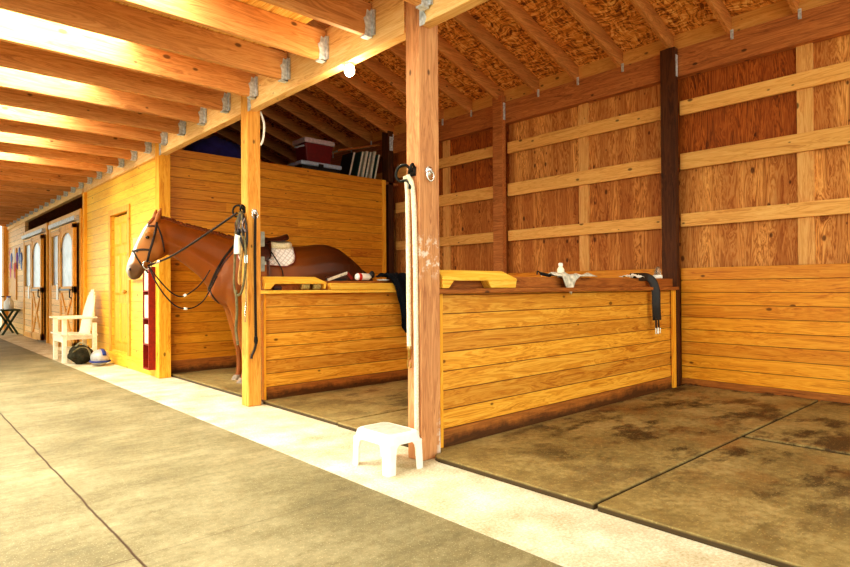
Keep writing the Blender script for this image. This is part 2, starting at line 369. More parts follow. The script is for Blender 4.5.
class MB:
    def __init__(s): s.v = []; s.f = []
    def add(s, vs, fs):
        b = len(s.v); s.v += [V(v) for v in vs]; s.f += [tuple(i+b for i in f) for f in fs]; return s
    def box(s, x0, y0, z0, x1, y1, z1):
        return s.add([(x0, y0, z0), (x1, y0, z0), (x1, y1, z0), (x0, y1, z0), (x0, y0, z1), (x1, y0, z1), (x1, y1, z1), (x0, y1, z1)],
                     [(0, 3, 2, 1), (4, 5, 6, 7), (0, 1, 5, 4), (1, 2, 6, 5), (2, 3, 7, 6), (3, 0, 4, 7)])
    def bar(s, a, b, w, t, side=V((0, 0, 1)), taper=1.):
        """a straight bar from a to b; w across `side`, t across the third direction"""
        a, b = V(a), V(b); d = (b-a).normalized(); u = (side - d*side.dot(d)).normalized(); q = d.cross(u)
        vs = []
        for p, k in ((a, 1.), (b, taper)):
            vs += [p+u*w/2*k+q*t/2*k, p-u*w/2*k+q*t/2*k, p-u*w/2*k-q*t/2*k, p+u*w/2*k-q*t/2*k]
        return s.add(vs, [(0, 1, 2, 3), (7, 6, 5, 4), (0, 4, 5, 1), (1, 5, 6, 2), (2, 6, 7, 3), (3, 7, 4, 0)])
    def prism(s, prof, axis, a, b):
        """closed 2-D outline swept along an axis"""
        def P(u, w, t): return {0: (t, u, w), 1: (u, t, w), 2: (u, w, t)}[axis]
        n = len(prof)
        vs = [P(u, w, a) for u, w in prof] + [P(u, w, b) for u, w in prof]
        return s.add(vs, [tuple(range(n)), tuple(range(2*n-1, n-1, -1))] + [(i, (i+1) % n, n+(i+1) % n, n+i) for i in range(n)])
    def loft(s, rings, cap=True, closed=False):
        n = len(rings[0]); vs = [p for r in rings for p in r]; fs = []
        m = len(rings)
        for i in range(m if closed else m-1):
            for j in range(n):
                fs.append((i*n+j, i*n+(j+1) % n, ((i+1) % m)*n+(j+1) % n, ((i+1) % m)*n+j))
        if cap and not closed: fs += [tuple(range(n-1, -1, -1)), tuple(range((m-1)*n, m*n))]
        return s.add(vs, fs)
    def tube(s, pts, r, n=8, flat=None, closed=False, nrm=None):
        """tube (or strap if flat=(half width, half thickness)) along a polyline"""
        pts = [V(p) for p in pts]; m = len(pts); rings = []
        prev = None
        for i, p in enumerate(pts):
            a = pts[(i-1) % m] if (closed or i) else p; b = pts[(i+1) % m] if (closed or i < m-1) else p
            d = (b-a).normalized()
            if nrm is not None: u = V(nrm[i] if isinstance(nrm, list) else nrm)
            elif prev is None: u = V((0, 0, 1)) if abs(d.z) < .9 else V((1, 0, 0))
            else: u = prev
            u = (u-d*u.dot(d)).normalized(); prev = u; q = d.cross(u)
            rr = r[i] if isinstance(r, (list, tuple)) else r
            hw, ht = flat if flat else (rr, rr)
            rings.append([p+q*math.cos(2*math.pi*j/n)*hw+u*math.sin(2*math.pi*j/n)*ht for j in range(n)])
        return s.loft(rings, True, closed)
    def lathe(s, base, prof, n=16, axis=2):
        rings = []
        for r, h in prof:
            ring = []
            for j in range(n):
                c, d = r*math.cos(2*math.pi*j/n), r*math.sin(2*math.pi*j/n)
                q = {2: (c, d, h), 0: (h, c, d), 1: (d, h, c)}[axis]
                ring.append(V(base)+V(q))
            rings.append(ring)
        return s.loft(rings)
    def ball(s, c, rx, ry, rz, n=14, m=9, jit=0., seed=0):
        rings = []
        for i in range(m+1):
            t = math.pi*(i+.02)/(m+.04); ring = []
            for j in range(n):
                d = V((math.sin(t)*math.cos(2*math.pi*j/n), math.sin(t)*math.sin(2*math.pi*j/n), -math.cos(t)))
                k = 1 + jit*noise.noise(d*2.3+V((seed, 0, 0)))
                ring.append(V(c)+V((d.x*rx*k, d.y*ry*k, d.z*rz*k)))
            rings.append(ring)
        return s.loft(rings)
    def sheet(s, grid, thick=0.):
        h, w = len(grid), len(grid[0])
        vs = [p for r in grid for p in r]
        fs = [(i*w+j, i*w+j+1, (i+1)*w+j+1, (i+1)*w+j) for i in range(h-1) for j in range(w-1)]
        return s.add(vs, fs)
    def build(s, name, mat, parent=None, smooth=False, bevel=0., solid=0., sub=0):
        me = bpy.data.meshes.new(name); off = wloc(parent) if parent else V((0, 0, 0))
        me.from_pydata([v-off for v in s.v], [], s.f); me.validate(); me.update()
        bm = bmesh.new(); bm.from_mesh(me); bmesh.ops.recalc_face_normals(bm, faces=bm.faces); bm.to_mesh(me); bm.free()
        me.materials.append(M[mat] if isinstance(mat, str) else mat)
        if smooth:
            for p in me.polygons: p.use_smooth = True
        o = bpy.data.objects.new(name, me); COL.objects.link(o)
        if parent: o.parent = parent
        if solid: q = o.modifiers.new('solid', 'SOLIDIFY'); q.thickness = solid; q.offset = 0
        if sub: q = o.modifiers.new('sub', 'SUBSURF'); q.levels = q.render_levels = sub
        if bevel:
            q = o.modifiers.new('edge', 'BEVEL'); q.width = bevel; q.segments = 2; q.limit_method = 'ANGLE'
        return o

def bez(pts, n=10):
    """smooth Catmull-Rom curve through the points"""
    P = [V(p) for p in pts]; P = [2*P[0]-P[1]] + P + [2*P[-1]-P[-2]]; out = []
    for i in range(1, len(P)-2):
        for k in range(n):
            t = k/n
            out.append(.5*((2*P[i])+(P[i+1]-P[i-1])*t+(2*P[i-1]-5*P[i]+4*P[i+1]-P[i+2])*t*t+(3*P[i]-P[i-1]-3*P[i+1]+P[i+2])*t**3))
    return out + [P[-2]]

def tag(o, label, cat, group=None, kind='thing'):
    o['label'] = label; o['category'] = cat; o['kind'] = kind
    if group: o['group'] = group
    return o
def thing(name, label, cat, loc=(0, 0, 0), group=None):
    o = bpy.data.objects.new(name, None); COL.objects.link(o); o.location = loc; o.empty_display_size = .1
    return tag(o, label, cat, group)
def structure(o, label=None):
    o['kind'] = 'structure'
    if label: o['label'] = label
    return o
def dup(root, loc, label):
    r = root.copy(); COL.objects.link(r); r.location = loc; r['label'] = label
    for ch in list(root.children):
        c = ch.copy(); COL.objects.link(c); c.parent = r
        for g in list(ch.children):
            d = g.copy(); COL.objects.link(d); d.parent = c
    return r
ORD = ['', 'first', 'second', 'third', 'fourth', 'fifth', 'sixth', 'seventh', 'eighth', 'ninth', 'tenth', 'eleventh', 'twelfth', 'thirteenth', 'fourteenth',
       'fifteenth', 'sixteenth', 'seventeenth', 'eighteenth', 'nineteenth', 'twentieth', 'twenty-first', 'twenty-second', 'twenty-third', 'twenty-fourth', 'twenty-fifth', 'twenty-sixth', 'twenty-seventh', 'twenty-eighth', 'twenty-ninth', 'thirtieth']

# ------------------------------------------------------------------ ground
structure(MB().box(-9, -9, -.12, 2.06, 40, 0).build('floor', 'concrete'))
cb = MB().box(2.06, -9, -.12, 9.5, 40, -.002); structure(cb.build('floor_curb', 'curb'))

# stall mats
def mat_thing(label, x0, y0, x1, y1, round_corner=False):
    e = .012
    pr = [(x0, y0), (x1, y0), (x1, y1), (2.80, y1), (2.80, 2.895), (x0+.05, 2.895), (x0+.015, 2.88), (x0, 2.83)] if round_corner else [(x0, y0), (x1, y0), (x1, y1), (x0, y1)]
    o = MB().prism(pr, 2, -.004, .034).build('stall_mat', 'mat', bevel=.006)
    return tag(o, label, 'mat', 'rubber stall floor mats')
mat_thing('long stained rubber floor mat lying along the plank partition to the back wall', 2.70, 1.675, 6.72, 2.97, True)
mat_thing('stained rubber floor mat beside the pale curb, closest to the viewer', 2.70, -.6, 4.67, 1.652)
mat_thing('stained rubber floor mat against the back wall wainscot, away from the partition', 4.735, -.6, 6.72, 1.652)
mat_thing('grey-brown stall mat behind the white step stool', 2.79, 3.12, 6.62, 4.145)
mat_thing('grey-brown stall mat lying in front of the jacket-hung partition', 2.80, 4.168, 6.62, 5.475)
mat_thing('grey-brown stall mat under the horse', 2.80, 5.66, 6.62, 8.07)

# ------------------------------------------------------------------ back wall
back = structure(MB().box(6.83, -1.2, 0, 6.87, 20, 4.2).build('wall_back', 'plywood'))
for nm, z0, z1, x, mt in (('top_plate', 3.56, 3.87, 6.72, 'plate'),):
    MB().box(x, -1.2, z0, 6.83, 14, z1).build(nm, mt, back)
MB().box(6.755, -1.2, 3.87, 6.83, 14, 4.06).build('rafter_blocking', 'girt', back)
for y0, y1 in ((-1.2, 3.02), (3.19, 5.57), (5.75, 8.15), (8.33, 13)):
    for z0, z1 in ((3.116, 3.278), (2.487, 2.671), (1.831, 1.981)):
        MB().box(6.75, y0, z0, 6.79, y1, z1).build('girt', 'girt', back, bevel=.003)
    MB().box(6.745, y0, .1, 6.79, y1, 1.358).build('wainscot', 'wainscot', back)
    MB().box(6.735, y0, 0, 6.79, y1, .1).build('kickboard', 'kick_y', back)
for y in (.5, 1.78, 4.32, 6.9):
    MB().box(6.792, y-.07, 1.358, 6.828, y+.07, 3.56).build('stud', 'stud', back)

# ------------------------------------------------------------------ posts
def post(name, label, x0, y0, x1, y1, z1, mt, strap=None):
    o = thing(name, label, 'post', ((x0+x1)/2, (y0+y1)/2, 0))
    MB().box(x0, y0, 0, x1, y1, z1).build('shaft', mt, o, bevel=.006)
    if strap:
        b = MB()
        for z0, zz in strap: b.box(x0+.03, y0-.004, z0, x1-.01, y0, zz)
        b.build('strap_plate', 'steel', o)
    return o
post('wooden_post', 'thick reddish front post with white ropes and white scuffs at its foot', 2.62, 2.91, 2.80, 3.045, 3.6, 'front_post')
post('wooden_post', 'yellow-brown front post hung with straps beside the horse', 2.62, 5.43, 2.76, 5.57, 3.3, 'yellow_post')
post('wooden_post', 'yellow corner post of the tack room next to the red file rack', 2.62, 7.96, 2.77, 8.1, 3.24, 'yellow_z')
post('wooden_post', 'dark brown wall post at the end of the empty stall partition', 6.63, 3.02, 6.718, 3.19, 3.88, 'dark_post', [(3.55, 3.8)])
post('wooden_post', 'brown wall post showing between the thick front post and the dark post', 6.63, 5.57, 6.718, 5.75, 3.95, 'plate', [(3.6, 3.85)])
post('wooden_post', 'dark wall post at the end of the tall tack room wall', 6.6, 8.16, 6.718, 8.34, 3.95, 'dark_post', [(3.6, 3.85)])

# ------------------------------------------------------------------ header beams
def header(label, y0, y1, plates):
    o = thing('header_beam', label, 'beam', (2.675, (y0+y1)/2, 2.9))
    MB().box(2.63, y0, 2.9, 2.72, y1, 3.25).build('beam', 'header', o, bevel=.004)
    for y, s in plates:
        prof = []
        n = 9
        for i in range(n): prof.append((y, 2.89+.33*i/(n-1)))
        for i in range(n-1, -1, -1): prof.append((y+s*(.045+(.02 if i % 2 else 0)), 2.89+.33*i/(n-1)))
        MB().prism(prof, 0, 2.624, 2.63).build('joist_plate', 'steel', o)
header('pale header beam over the empty stall, ending at the thick front post', -1.2, 2.91, [(2.908, -1)])
header('pale header beam over the middle stall holding the lit bulb', 3.07, 5.43, [(5.428, -1)])
header('pale header beam over the horse, between strap-hung post and tack room', 5.57, 7.96, [(7.958, -1)])
header('long header beam running above the tack room and the far stall doors', 8.1, 20.88, [])

# ------------------------------------------------------------------ ceiling joists over the aisle
def joist_proto():
    o = thing('ceiling_joist', 'x', 'joist', (2.63, 0, 2.98), 'joists over the aisle')
    MB().box(-3.2, -.024, 2.985, 2.62, .024, 3.225).build('beam', 'joist', o, bevel=.003)
    b = MB()
    for s in (-1, 1):
        pr = [(2.555, 2.98), (2.62, 2.972), (2.62, 3.19), (2.6, 3.16), (2.575, 3.17), (2.565, 3.12), (2.545, 3.1), (2.56, 3.05)]
        b.prism(pr, 1, s*.0245, s*.029)
        b.box(2.612, min(s*.024, s*.06), 2.99, 2.626, max(s*.024, s*.06), 3.17)
    b.box(2.555, -.029, 2.973, 2.62, .029, 2.984)
    b.build('hanger', 'steel', o)
    return o
jp = joist_proto(); first = True
for k in range(-1, 29):
    y = 3.445 + .608*k
    if k < 0: lb = 'ceiling joist meeting the header on the viewer side of the thick front post'
    elif k == 0: lb = 'ceiling joist meeting the header just beyond the thick front post'
    else: lb = f'{ORD[k+1]} ceiling joist counted along the header beyond the thick front post'
    if first: jp.location.y = y; jp['label'] = lb; first = False
    else: dup(jp, (2.63, y, 2.98), lb)

# ceiling skin above the joists: boards, with translucent strips let into every other bay
ceil = structure(MB().box(1.47, -1.2, 3.228, 2.44, 24, 3.245).build('ceiling', 'deck'))
structure(MB().box(-3.2, -1.2, 3.228, -1.6, 24, 3.245).build('ceiling_far', 'deck'))
yb = -1.2
for k in range(7):
    y0 = 2.229 + 1.216*k + .03; y1 = y0 + .55
    structure(MB().box(-1.6, yb, 3.228, 1.47, y0, 3.245).build(f'ceiling_bay', 'deck'))
    structure(MB().box(-1.6, y0, 3.232, 1.47, y1, 3.243).build(f'window_{k+4}', 'skylight'), 'translucent white roof strip glowing between two joists')
    yb = y1
structure(MB().box(-1.6, yb, 3.228, 1.47, 24, 3.245).build('ceiling_bay', 'deck'))

# ------------------------------------------------------------------ stall roof
SL = .345
def rz(x): return 3.87 + (6.72-x)*SL
X0 = 1.5
structure(MB().prism([(6.9, rz(6.9)+.2), (X0, rz(X0)+.2), (X0, rz(X0)+.22), (6.9, rz(6.9)+.22)], 1, -1.2, 20).build('ceiling_stall', 'osb'))
structure(MB().box(X0-.03, -1.2, 3.25, X0, 20, rz(X0)+.22).build('wall_sky_block', 'osb'))  # added unseen wall; with the lengthened roof it blocks the sky
def rafter_proto():
    o = thing('roof_rafter', 'x', 'rafter', (6.75, 0, 3.87), 'roof rafters over the stalls')
    MB().prism([(6.8, rz(6.8)), (X0, rz(X0)), (X0, rz(X0)+.198), (6.8, rz(6.8)+.198)], 1, -.021, .021).build('beam', 'rafter', o)
    MB().box(6.705, -.05, 3.80, 6.72, -.022, 3.90).build('hurricane_tie', 'steel', o)
    return o
rp = rafter_proto(); first = True
for k in range(-1, 18):
    y = 1.83 + .637*k
    nb = k-1
    if nb < 0: lb = f'{ORD[-nb]} roof rafter on the viewer side of the dark wall post'
    elif nb == 0: lb = 'roof rafter landing right behind the dark wall post'
    else: lb = f'{ORD[nb]} roof rafter beyond the dark wall post, under the chipboard roof'
    if k == -1: lb = 'roof rafter over the empty stall, third before the dark wall post'
    if first: rp.location.y = y; rp['label'] = lb; first = False
    else: dup(rp, (6.75, y, 3.87), lb)

structure(MB().box(2.75, 19.9, 0, 6.83, 20.0, 5.3).box(1.5, 19.9, 3.25, 2.75, 20, 5.8).build('wall_stall_end', 'plate'))
structure(MB().box(2.8, 12.0, 2.55, 6.83, 19.9, 2.6).build('ceiling_stall_low', 'plate'))

# ------------------------------------------------------------------ stall partitions
def partition(label, yf, x0, x1, z1=1.11, trim=True, cap='cap_wood'):
    o = thing('stall_partition', label, 'partition', ((x0+x1)/2, yf+.05, 0))
    MB().box(x0, yf, .15, x1, yf+.08, z1).build('board_panel', 'stall_boards', o)
    MB().box(x0, yf-.012, .0, x1, yf+.09, .152).build('kickboard', 'kick', o)
    MB().box(x0-.09, yf-.07, z1, x1, yf+.1, z1+.035).build('sill_rail', cap, o, bevel=.004)
    MB().box(x0, yf+.0, z1+.035, x1, yf+.1, 1.235).build('cap_rail', 'cap_wood', o, bevel=.004)
    MB().box(x0-.028, yf-.02, .034, x0-.001, yf+.03, z1-.004).build('end_trim', 'yellow_z', o)
    if trim: MB().box(x1-.075, yf-.035, .034, x1-.005, yf-.013, z1-.004).build('end_trim', 'yellow_z', o)
    return o
partition('waist-high plank partition of the empty stall, girth strap hanging on it', 2.99, 2.885, 6.47)
pl = partition('waist-high plank partition in front of the horse with a jacket on top', 5.5, 2.84, 6.62, 1.1, cap='yellow_x')
MB().box(3.58, 5.425, 1.137, 6.62, 5.498, 1.21).build('front_rail', 'yellow_x', pl, bevel=.004)

def bridge_rack(label, x0, x1, yf, fk=.58):
    o = thing('saddle_rack', label, 'rack', (x0, yf, 1.146), 'yellow bridge racks on the partitions')
    z0, zt = 1.147, 1.275
    # sloped top board with its ends cut at an angle
    b = MB(); yb = yf+.083
    b.add([(x0, yf, 1.2), (x1, yf, 1.2), (x1, yf, 1.215), (x0, yf, 1.215),
           (x0, yf+.06, zt), (x1-.11, yf+.06, zt), (x1-.11, yb, zt), (x0, yb, zt), (x1, yb, 1.215), (x1, yb, 1.2), (x0, yb, 1.2)],
          [(0, 1, 2, 3), (3, 2, 5, 4), (4, 5, 6, 7), (2, 8, 6, 5), (1, 9, 8, 2), (0, 3, 4, 7, 10), (0, 10, 9, 1), (7, 6, 8, 9, 10)])
    b.build('top_board', 'yellow_x', o, bevel=.003)
    MB().prism([(x0, z0), (x0+.06, z0), (x0+.11, 1.2), (x0, 1.2)], 1, yf+.005, yb).build('foot', 'yellow_x', o, bevel=.003)
    MB().prism([(x0+fk*(x1-x0)+(.04 if fk < .8 else .01), z0), (x1-.012, z0), (x1, 1.2), (x0+fk*(x1-x0), 1.2)], 1, yf+.005, yb).build('foot', 'yellow_x', o, bevel=.003)
    return o
bridge_rack('yellow wooden bridge-shaped rack on the partition beside the thick front post', 2.83, 3.63, 2.905)
bridge_rack('yellow wooden bridge-shaped rack on the partition beside the strap-hung post', 2.80, 3.52, 5.415, .95)

# ------------------------------------------------------------------ tack room
XW = 2.68
wl = MB()
wl.box(XW, 8.1, 0, XW+.08, 9.45, 2.93); wl.box(XW, 10.34, 0, XW+.08, 11.95, 2.93)
wl.box(XW, 9.45, 2.33, XW+.08, 10.34, 2.93); wl.box(XW, 9.45, 0, XW+.08, 10.34, .2)
structure(wl.build('wall_left', 'front_boards'), 'yellow plank aisle wall of the tack room')
structure(MB().box(XW-.045, 8.1, 0, XW-.002, 11.9, .17).build('baseboard_left', 'yellow_y', bevel=.004))
structure(MB().box(XW-.05, 11.9, 0, XW+.09, 12.0, 2.98).build('trim_1', 'yellow_z', bevel=.004))
# side wall of the tack room, seen inside the stall
ws = structure(MB().box(2.77, 8.1, .2, 6.47, 8.16, 3.04).build('wall_side', 'side_boards'))
MB().box(2.77, 8.085, 0, 6.47, 8.16, .2).build('kickboard', 'kick', ws)
MB().box(6.40, 8.075, .2, 6.475, 8.1, 3.04).build('end_trim', 'yellow_z', ws)
structure(MB().box(2.76, 8.16, 2.99, 6.83, 12, 3.03).build('ceiling_tack', 'plate'))
# tack room door
d1 = structure(MB().box(XW+.03, 9.47, .2, XW+.07, 10.32, 2.30).build('door_1', 'yellow_z'), 'yellow six-panel tack room door')
pn = MB()
for ya, yb in ((9.56, 9.86), (9.93, 10.23)):
    for za, zb in ((.32, .95), (1.07, 1.72), (1.83, 2.2)):
        b = MB(); b.add([(XW+.028, ya, za), (XW+.028, yb, za), (XW+.028, yb, zb), (XW+.028, ya, zb),
                         (XW+.012, ya+.04, za+.04), (XW+.012, yb-.04, za+.04), (XW+.012, yb-.04, zb-.04), (XW+.012, ya+.04, zb-.04)],
                        [(4, 5, 6, 7), (0, 1, 5, 4), (1, 2, 6, 5), (2, 3, 7, 6), (3, 0, 4, 7)]).build('raised_panel', 'yellow_z', d1)
fr = MB().box(XW-.025, 9.36, .17, XW+.0, 9.45, 2.42).box(XW-.025, 10.34, .17, XW+.0, 10.43, 2.42).box(XW-.025, 9.45, 2.33, XW, 10.34, 2.42)
fr.build('door_frame', 'door_wood', d1, bevel=.003)
MB().lathe((XW+.0, 9.56, 1.12), [(.012, .03), (.012, -.01), (.03, -.02), (.032, -.04), (.02, -.055)], 12, 0).build('door_knob', 'brass', d1, smooth=True)

# ------------------------------------------------------------------ far stall fronts
def stall_front(n, y0, y1):
    """fixed half with a window at the far side, sliding X-braced door at the near side"""
    X = 2.62; ym = y0+1.12
    w = structure(MB().box(X, ym, .1, X+.06, y1, 1.17).build('wall_stall_front', 'pale_boards'))
    MB().box(X-.02, y0-.12, 0, X+.1, y0, 2.62).build('post', 'door_wood', w, bevel=.004)
    MB().box(X-.015, y1-.06, 0, X+.1, y1+.08, 2.62).build('post', 'door_wood', w, bevel=.004)
    MB().box(X-.01, y0, 2.36, X+.06, y1, 2.62).build('top_panel', 'pale_boards', w)
    MB().box(X-.01, ym, 0, X+.07, y1, .12).build('kickboard', 'door_wood', w)
    # window in the fixed half
    yw0, yw1 = ym+.1, y1-.1
    wn = structure(MB().box(X+.03, yw0, 1.2, X+.035, yw1, 2.3).build(f'window_{n}', 'pane'))
    f = MB().box(X-.005, ym, 1.17, X+.05, y1-.06, 1.25).box(X-.005, ym, 2.28, X+.05, y1-.06, 2.37).box(X-.005, ym, 1.25, X+.05, yw0+.02, 2.28).box(X-.005, yw1-.02, 1.25, X+.05, y1-.06, 2.28)
    f.box(X+.0, (yw0+yw1)/2-.04, 1.25, X+.04, (yw0+yw1)/2+.04, 2.28)
    f.build('window_frame', 'door_wood', wn)
    # sliding door
    XD = X-.09; a, b_ = y0+.02, ym+.06
    d = structure(MB().box(XD, a, .08, XD+.02, b_, 1.17).build(f'door_{n}', 'pale_boards'))
    f = MB().box(XD-.02, a, .06, XD+.04, a+.11, 2.36).box(XD-.02, b_-.11, .06, XD+.04, b_, 2.36)
    f.box(XD-.02, a, .06, XD+.04, b_, .2).box(XD-.02, a, 1.1, XD+.04, b_, 1.22).box(XD-.02, a, 2.28, XD+.04, b_, 2.38)
    f.build('door_frame', 'door_wood', d, bevel=.004)
    ya, yb = a+.11, b_-.11
    MB().bar((XD-.005, ya, .2), (XD-.005, yb, 1.1), .09, .03, V((0, 1, 0))).build('brace', 'door_wood', d)
    MB().bar((XD-.008, yb, .2), (XD-.008, ya, 1.1), .09, .03, V((0, 1, 0))).build('brace', 'door_wood', d)
    MB().box(XD+.005, ya, 1.22, XD+.01, yb, 2.28).build('pane', 'pane', d)
    # arched head over the pane
    ar = [(ya, 2.3), (ya, 1.9)]
    for i in range(9):
        t = math.pi*(1-i/8); ar.append(((ya+yb)/2+(yb-ya)/2*math.cos(t), 1.95+.28*math.sin(t)))
    ar += [(yb, 1.9), (yb, 2.3)]
    MB().prism(ar, 0, XD-.012, XD+.012).build('arch', 'door_wood', d)
    MB().tube([(XD-.03, a+.08, 1.0), (XD-.06, a+.08, 1.02), (XD-.06, a+.08, 1.14), (XD-.03, a+.08, 1.16)], .012).build('door_handle', 'iron', d)
    MB().bar((XD-.035, a+.2, 1.16), (XD-.035, b_-.05, 1.16), .03, .01).build('latch', 'iron', d)
    # sliding track
    t = structure(MB().box(X-.1, y0, 2.42, X-.02, y1-.3, 2.5).build(f'trim_{n}', 'steel'))
    # white tag on the fixed half
    MB().box(X-.012, y1-.75, .95, X-.004, y1-.6, 1.27).build('name_card', 'white_plastic', w)
stall_front(2, 12.12, 14.7)
stall_front(3, 15.1, 17.95)
structure(MB().box(2.75, 12.0, 0, 2.8, 18.1, 2.55).build('wall_stall_back', 'plate'))
# end of the aisle: wall with ribbons, post and the bright opening beyond
we = structure(MB().box(2.66, 18.1, 0, 2.74, 20.9, 2.9).build('wall_end', 'pale_boards'))
MB().box(2.63, 19.3, .9, 2.66, 20.3, 2.3).build('ribbon_board', 'door_wood', we)
post('wooden_post', 'slim post at the far end of the aisle by the bright opening', 2.55, 20.9, 2.75, 21.3, 3.2, 'door_wood')

rb = [('red', 20.4, 2.15), ('blue', 20.0, 2.0), ('ribbon_white', 19.6, 2.12), ('purple', 19.25, 1.98), ('blue', 18.9, 2.1), ('pink', 20.2, 1.75), ('red', 19.45, 1.72), ('blue', 18.6, 1.95)]
nm = {'red': 'red', 'blue': 'blue', 'ribbon_white': 'white', 'purple': 'purple', 'pink': 'pink'}
desc = ['red rosette ribbon on the end wall, closest to the bright opening', 'blue rosette ribbon on the end wall beside the red and white ones', 'white rosette ribbon on the end wall of the aisle',
        'purple rosette ribbon on the end wall of the aisle', 'blue rosette ribbon on the end wall beside the purple one', 'pink rosette ribbon hanging low on the end wall',
        'red rosette ribbon hanging low on the end wall', 'blue rosette ribbon on the end wall closest to the stall doors']
for (mt, y, z), lb in zip(rb, desc):
    z += .06; X = 2.628 if 19.3 < y < 20.3 else 2.655
    o = thing('rosette_ribbon', lb, 'ribbon', (X, y, z), 'show ribbons on the end wall')
    MB().lathe((X, y, z), [(.04, -.03), (.11, -.02), (.15, .0), (.12, .01)], 14, 0).build('rosette', mt, o)
    MB().box(X-.005, y-.08, z-.32, X+.005, y-.005, z-.05).box(X-.01, y+.005, z-.28, X, y+.08, z-.05).build('tail', mt, o)

# folding camp table with clutter at the far end
o = thing('folding_table', 'small dark green folding table by the end wall of the aisle', 'table', (2.4, 19.0, 0))
MB().box(2.2, 18.5, .62, 2.62, 19.5, .66).build('tabletop', 'green_paint', o, bevel=.005)
for s in (18.6, 19.4):
    MB().bar((2.24, s, 0), (2.58, s, .62), .05, .04).build('leg', 'green_paint', o)
    MB().bar((2.58, s, 0), (2.24, s, .62), .05, .04).build('leg', 'green_paint', o)
o = thing('jug', 'white plastic jug standing on the green folding table', 'jug', (2.4, 18.75, .66))
MB().lathe((2.4, 18.75, .66), [(.1, 0), (.11, .03), (.11, .2), (.05, .27), (.045, .31)], 14).build('jug_body', 'white_plastic', o, smooth=True)
MB().tube([(2.4, 18.65, .9), (2.4, 18.57, .88), (2.4, 18.58, .78), (2.4, 18.64, .74)], .014).build('jug_handle', 'white_plastic', o, smooth=True)
MB().lathe((2.4, 18.75, .97), [(.048, 0), (.048, .03)], 12).build('cap', 'blue', o)
o = thing('bicycle', 'dark bicycle leaning at the far end of the aisle', 'bicycle', (2.3, 20.4, 0))
for yy in (19.95, 20.9):
    b = MB().tube([(2.3, yy+.32*math.cos(t*math.pi/10), .33+.32*math.sin(t*math.pi/10)) for t in range(20)], .022, 6, closed=True)
    for t in range(6): b.bar((2.3, yy, .33), (2.3, yy+.31*math.cos(t*math.pi/3), .33+.31*math.sin(t*math.pi/3)), .006, .006)
    b.build('wheel', 'dark_plastic', o)
MB().tube([(2.3, 19.95, .33), (2.3, 20.3, .3), (2.3, 20.75, .8), (2.3, 20.2, .82), (2.3, 20.3, .3)], .02).tube([(2.3, 20.9, .33), (2.3, 20.72, .95)], .018).tube([(2.3, 19.95, .33), (2.3, 20.18, .86)], .015).build('frame', 'red_paint', o)
MB().ball((2.3, 20.17, .9), .07, .13, .04).build('saddle_seat', 'black_leather', o, smooth=True)
MB().tube([(2.05, 20.72, .98), (2.3, 20.75, .96), (2.55, 20.72, .98)], .015).build('handlebar', 'dark_plastic', o)

# ------------------------------------------------------------------ whiteboard, file rack
o = thing('whiteboard', 'pale framed notice board on the tack room wall behind the muzzle', 'board', (XW-.02, 8.9, 1.6))
MB().box(XW-.02, 8.58, 1.32, XW-.004, 9.2, 1.92).build('panel', 'notice', o)
MB().box(XW-.028, 8.56, 1.9, XW-.003, 9.22, 1.93).box(XW-.028, 8.55, 1.32, XW-.003, 8.58, 1.93).box(XW-.028, 9.2, 1.32, XW-.003, 9.23, 1.93).build('frame', 'front_boards', o)
MB().box(XW-.07, 8.55, 1.29, XW-.003, 9.23, 1.32).build('tray', 'door_wood', o)
o = thing('file_rack', 'narrow dark red wall rack with paper pockets beside the corner post', 'rack', (2.6, 8.23, .1))
x0, x1, y0, y1 = 2.54, 2.672, 8.115, 8.35
MB().box(x0, y0, .1, x1, y0+.018, 1.45).build('side_panel', 'red_paint', o)
MB().box(x0, y1-.018, .1, x1, y1, 1.45).build('side_panel', 'red_paint', o)
MB().box(x1-.015, y0, .1, x1, y1, 1.45).build('back_panel', 'red_paint', o)
for z in (.1, .42, .76, 1.12):
    MB().box(x0, y0+.018, z, x1-.015, y1-.018, z+.018).build('shelf', 'red_paint', o)
for z, h, lb in ((.44, .25, 'sheaf of papers in the lowest filled pocket of the red rack'), (.78, .3, 'sheaf of papers in the middle pocket of the red rack'), (1.14, .26, 'sheaf of papers in the uppermost pocket of the red rack')):
    p = MB()
    for i in range(4): p.box(x0+.012+.02*i, y0+.03+.006*i, z, x0+.024+.02*i, y1-.03-.008*i, z+h-.02*(i % 2))
    tag(p.build('paper_sheaf', 'paper'), lb, 'papers', 'papers in the red wall rack')

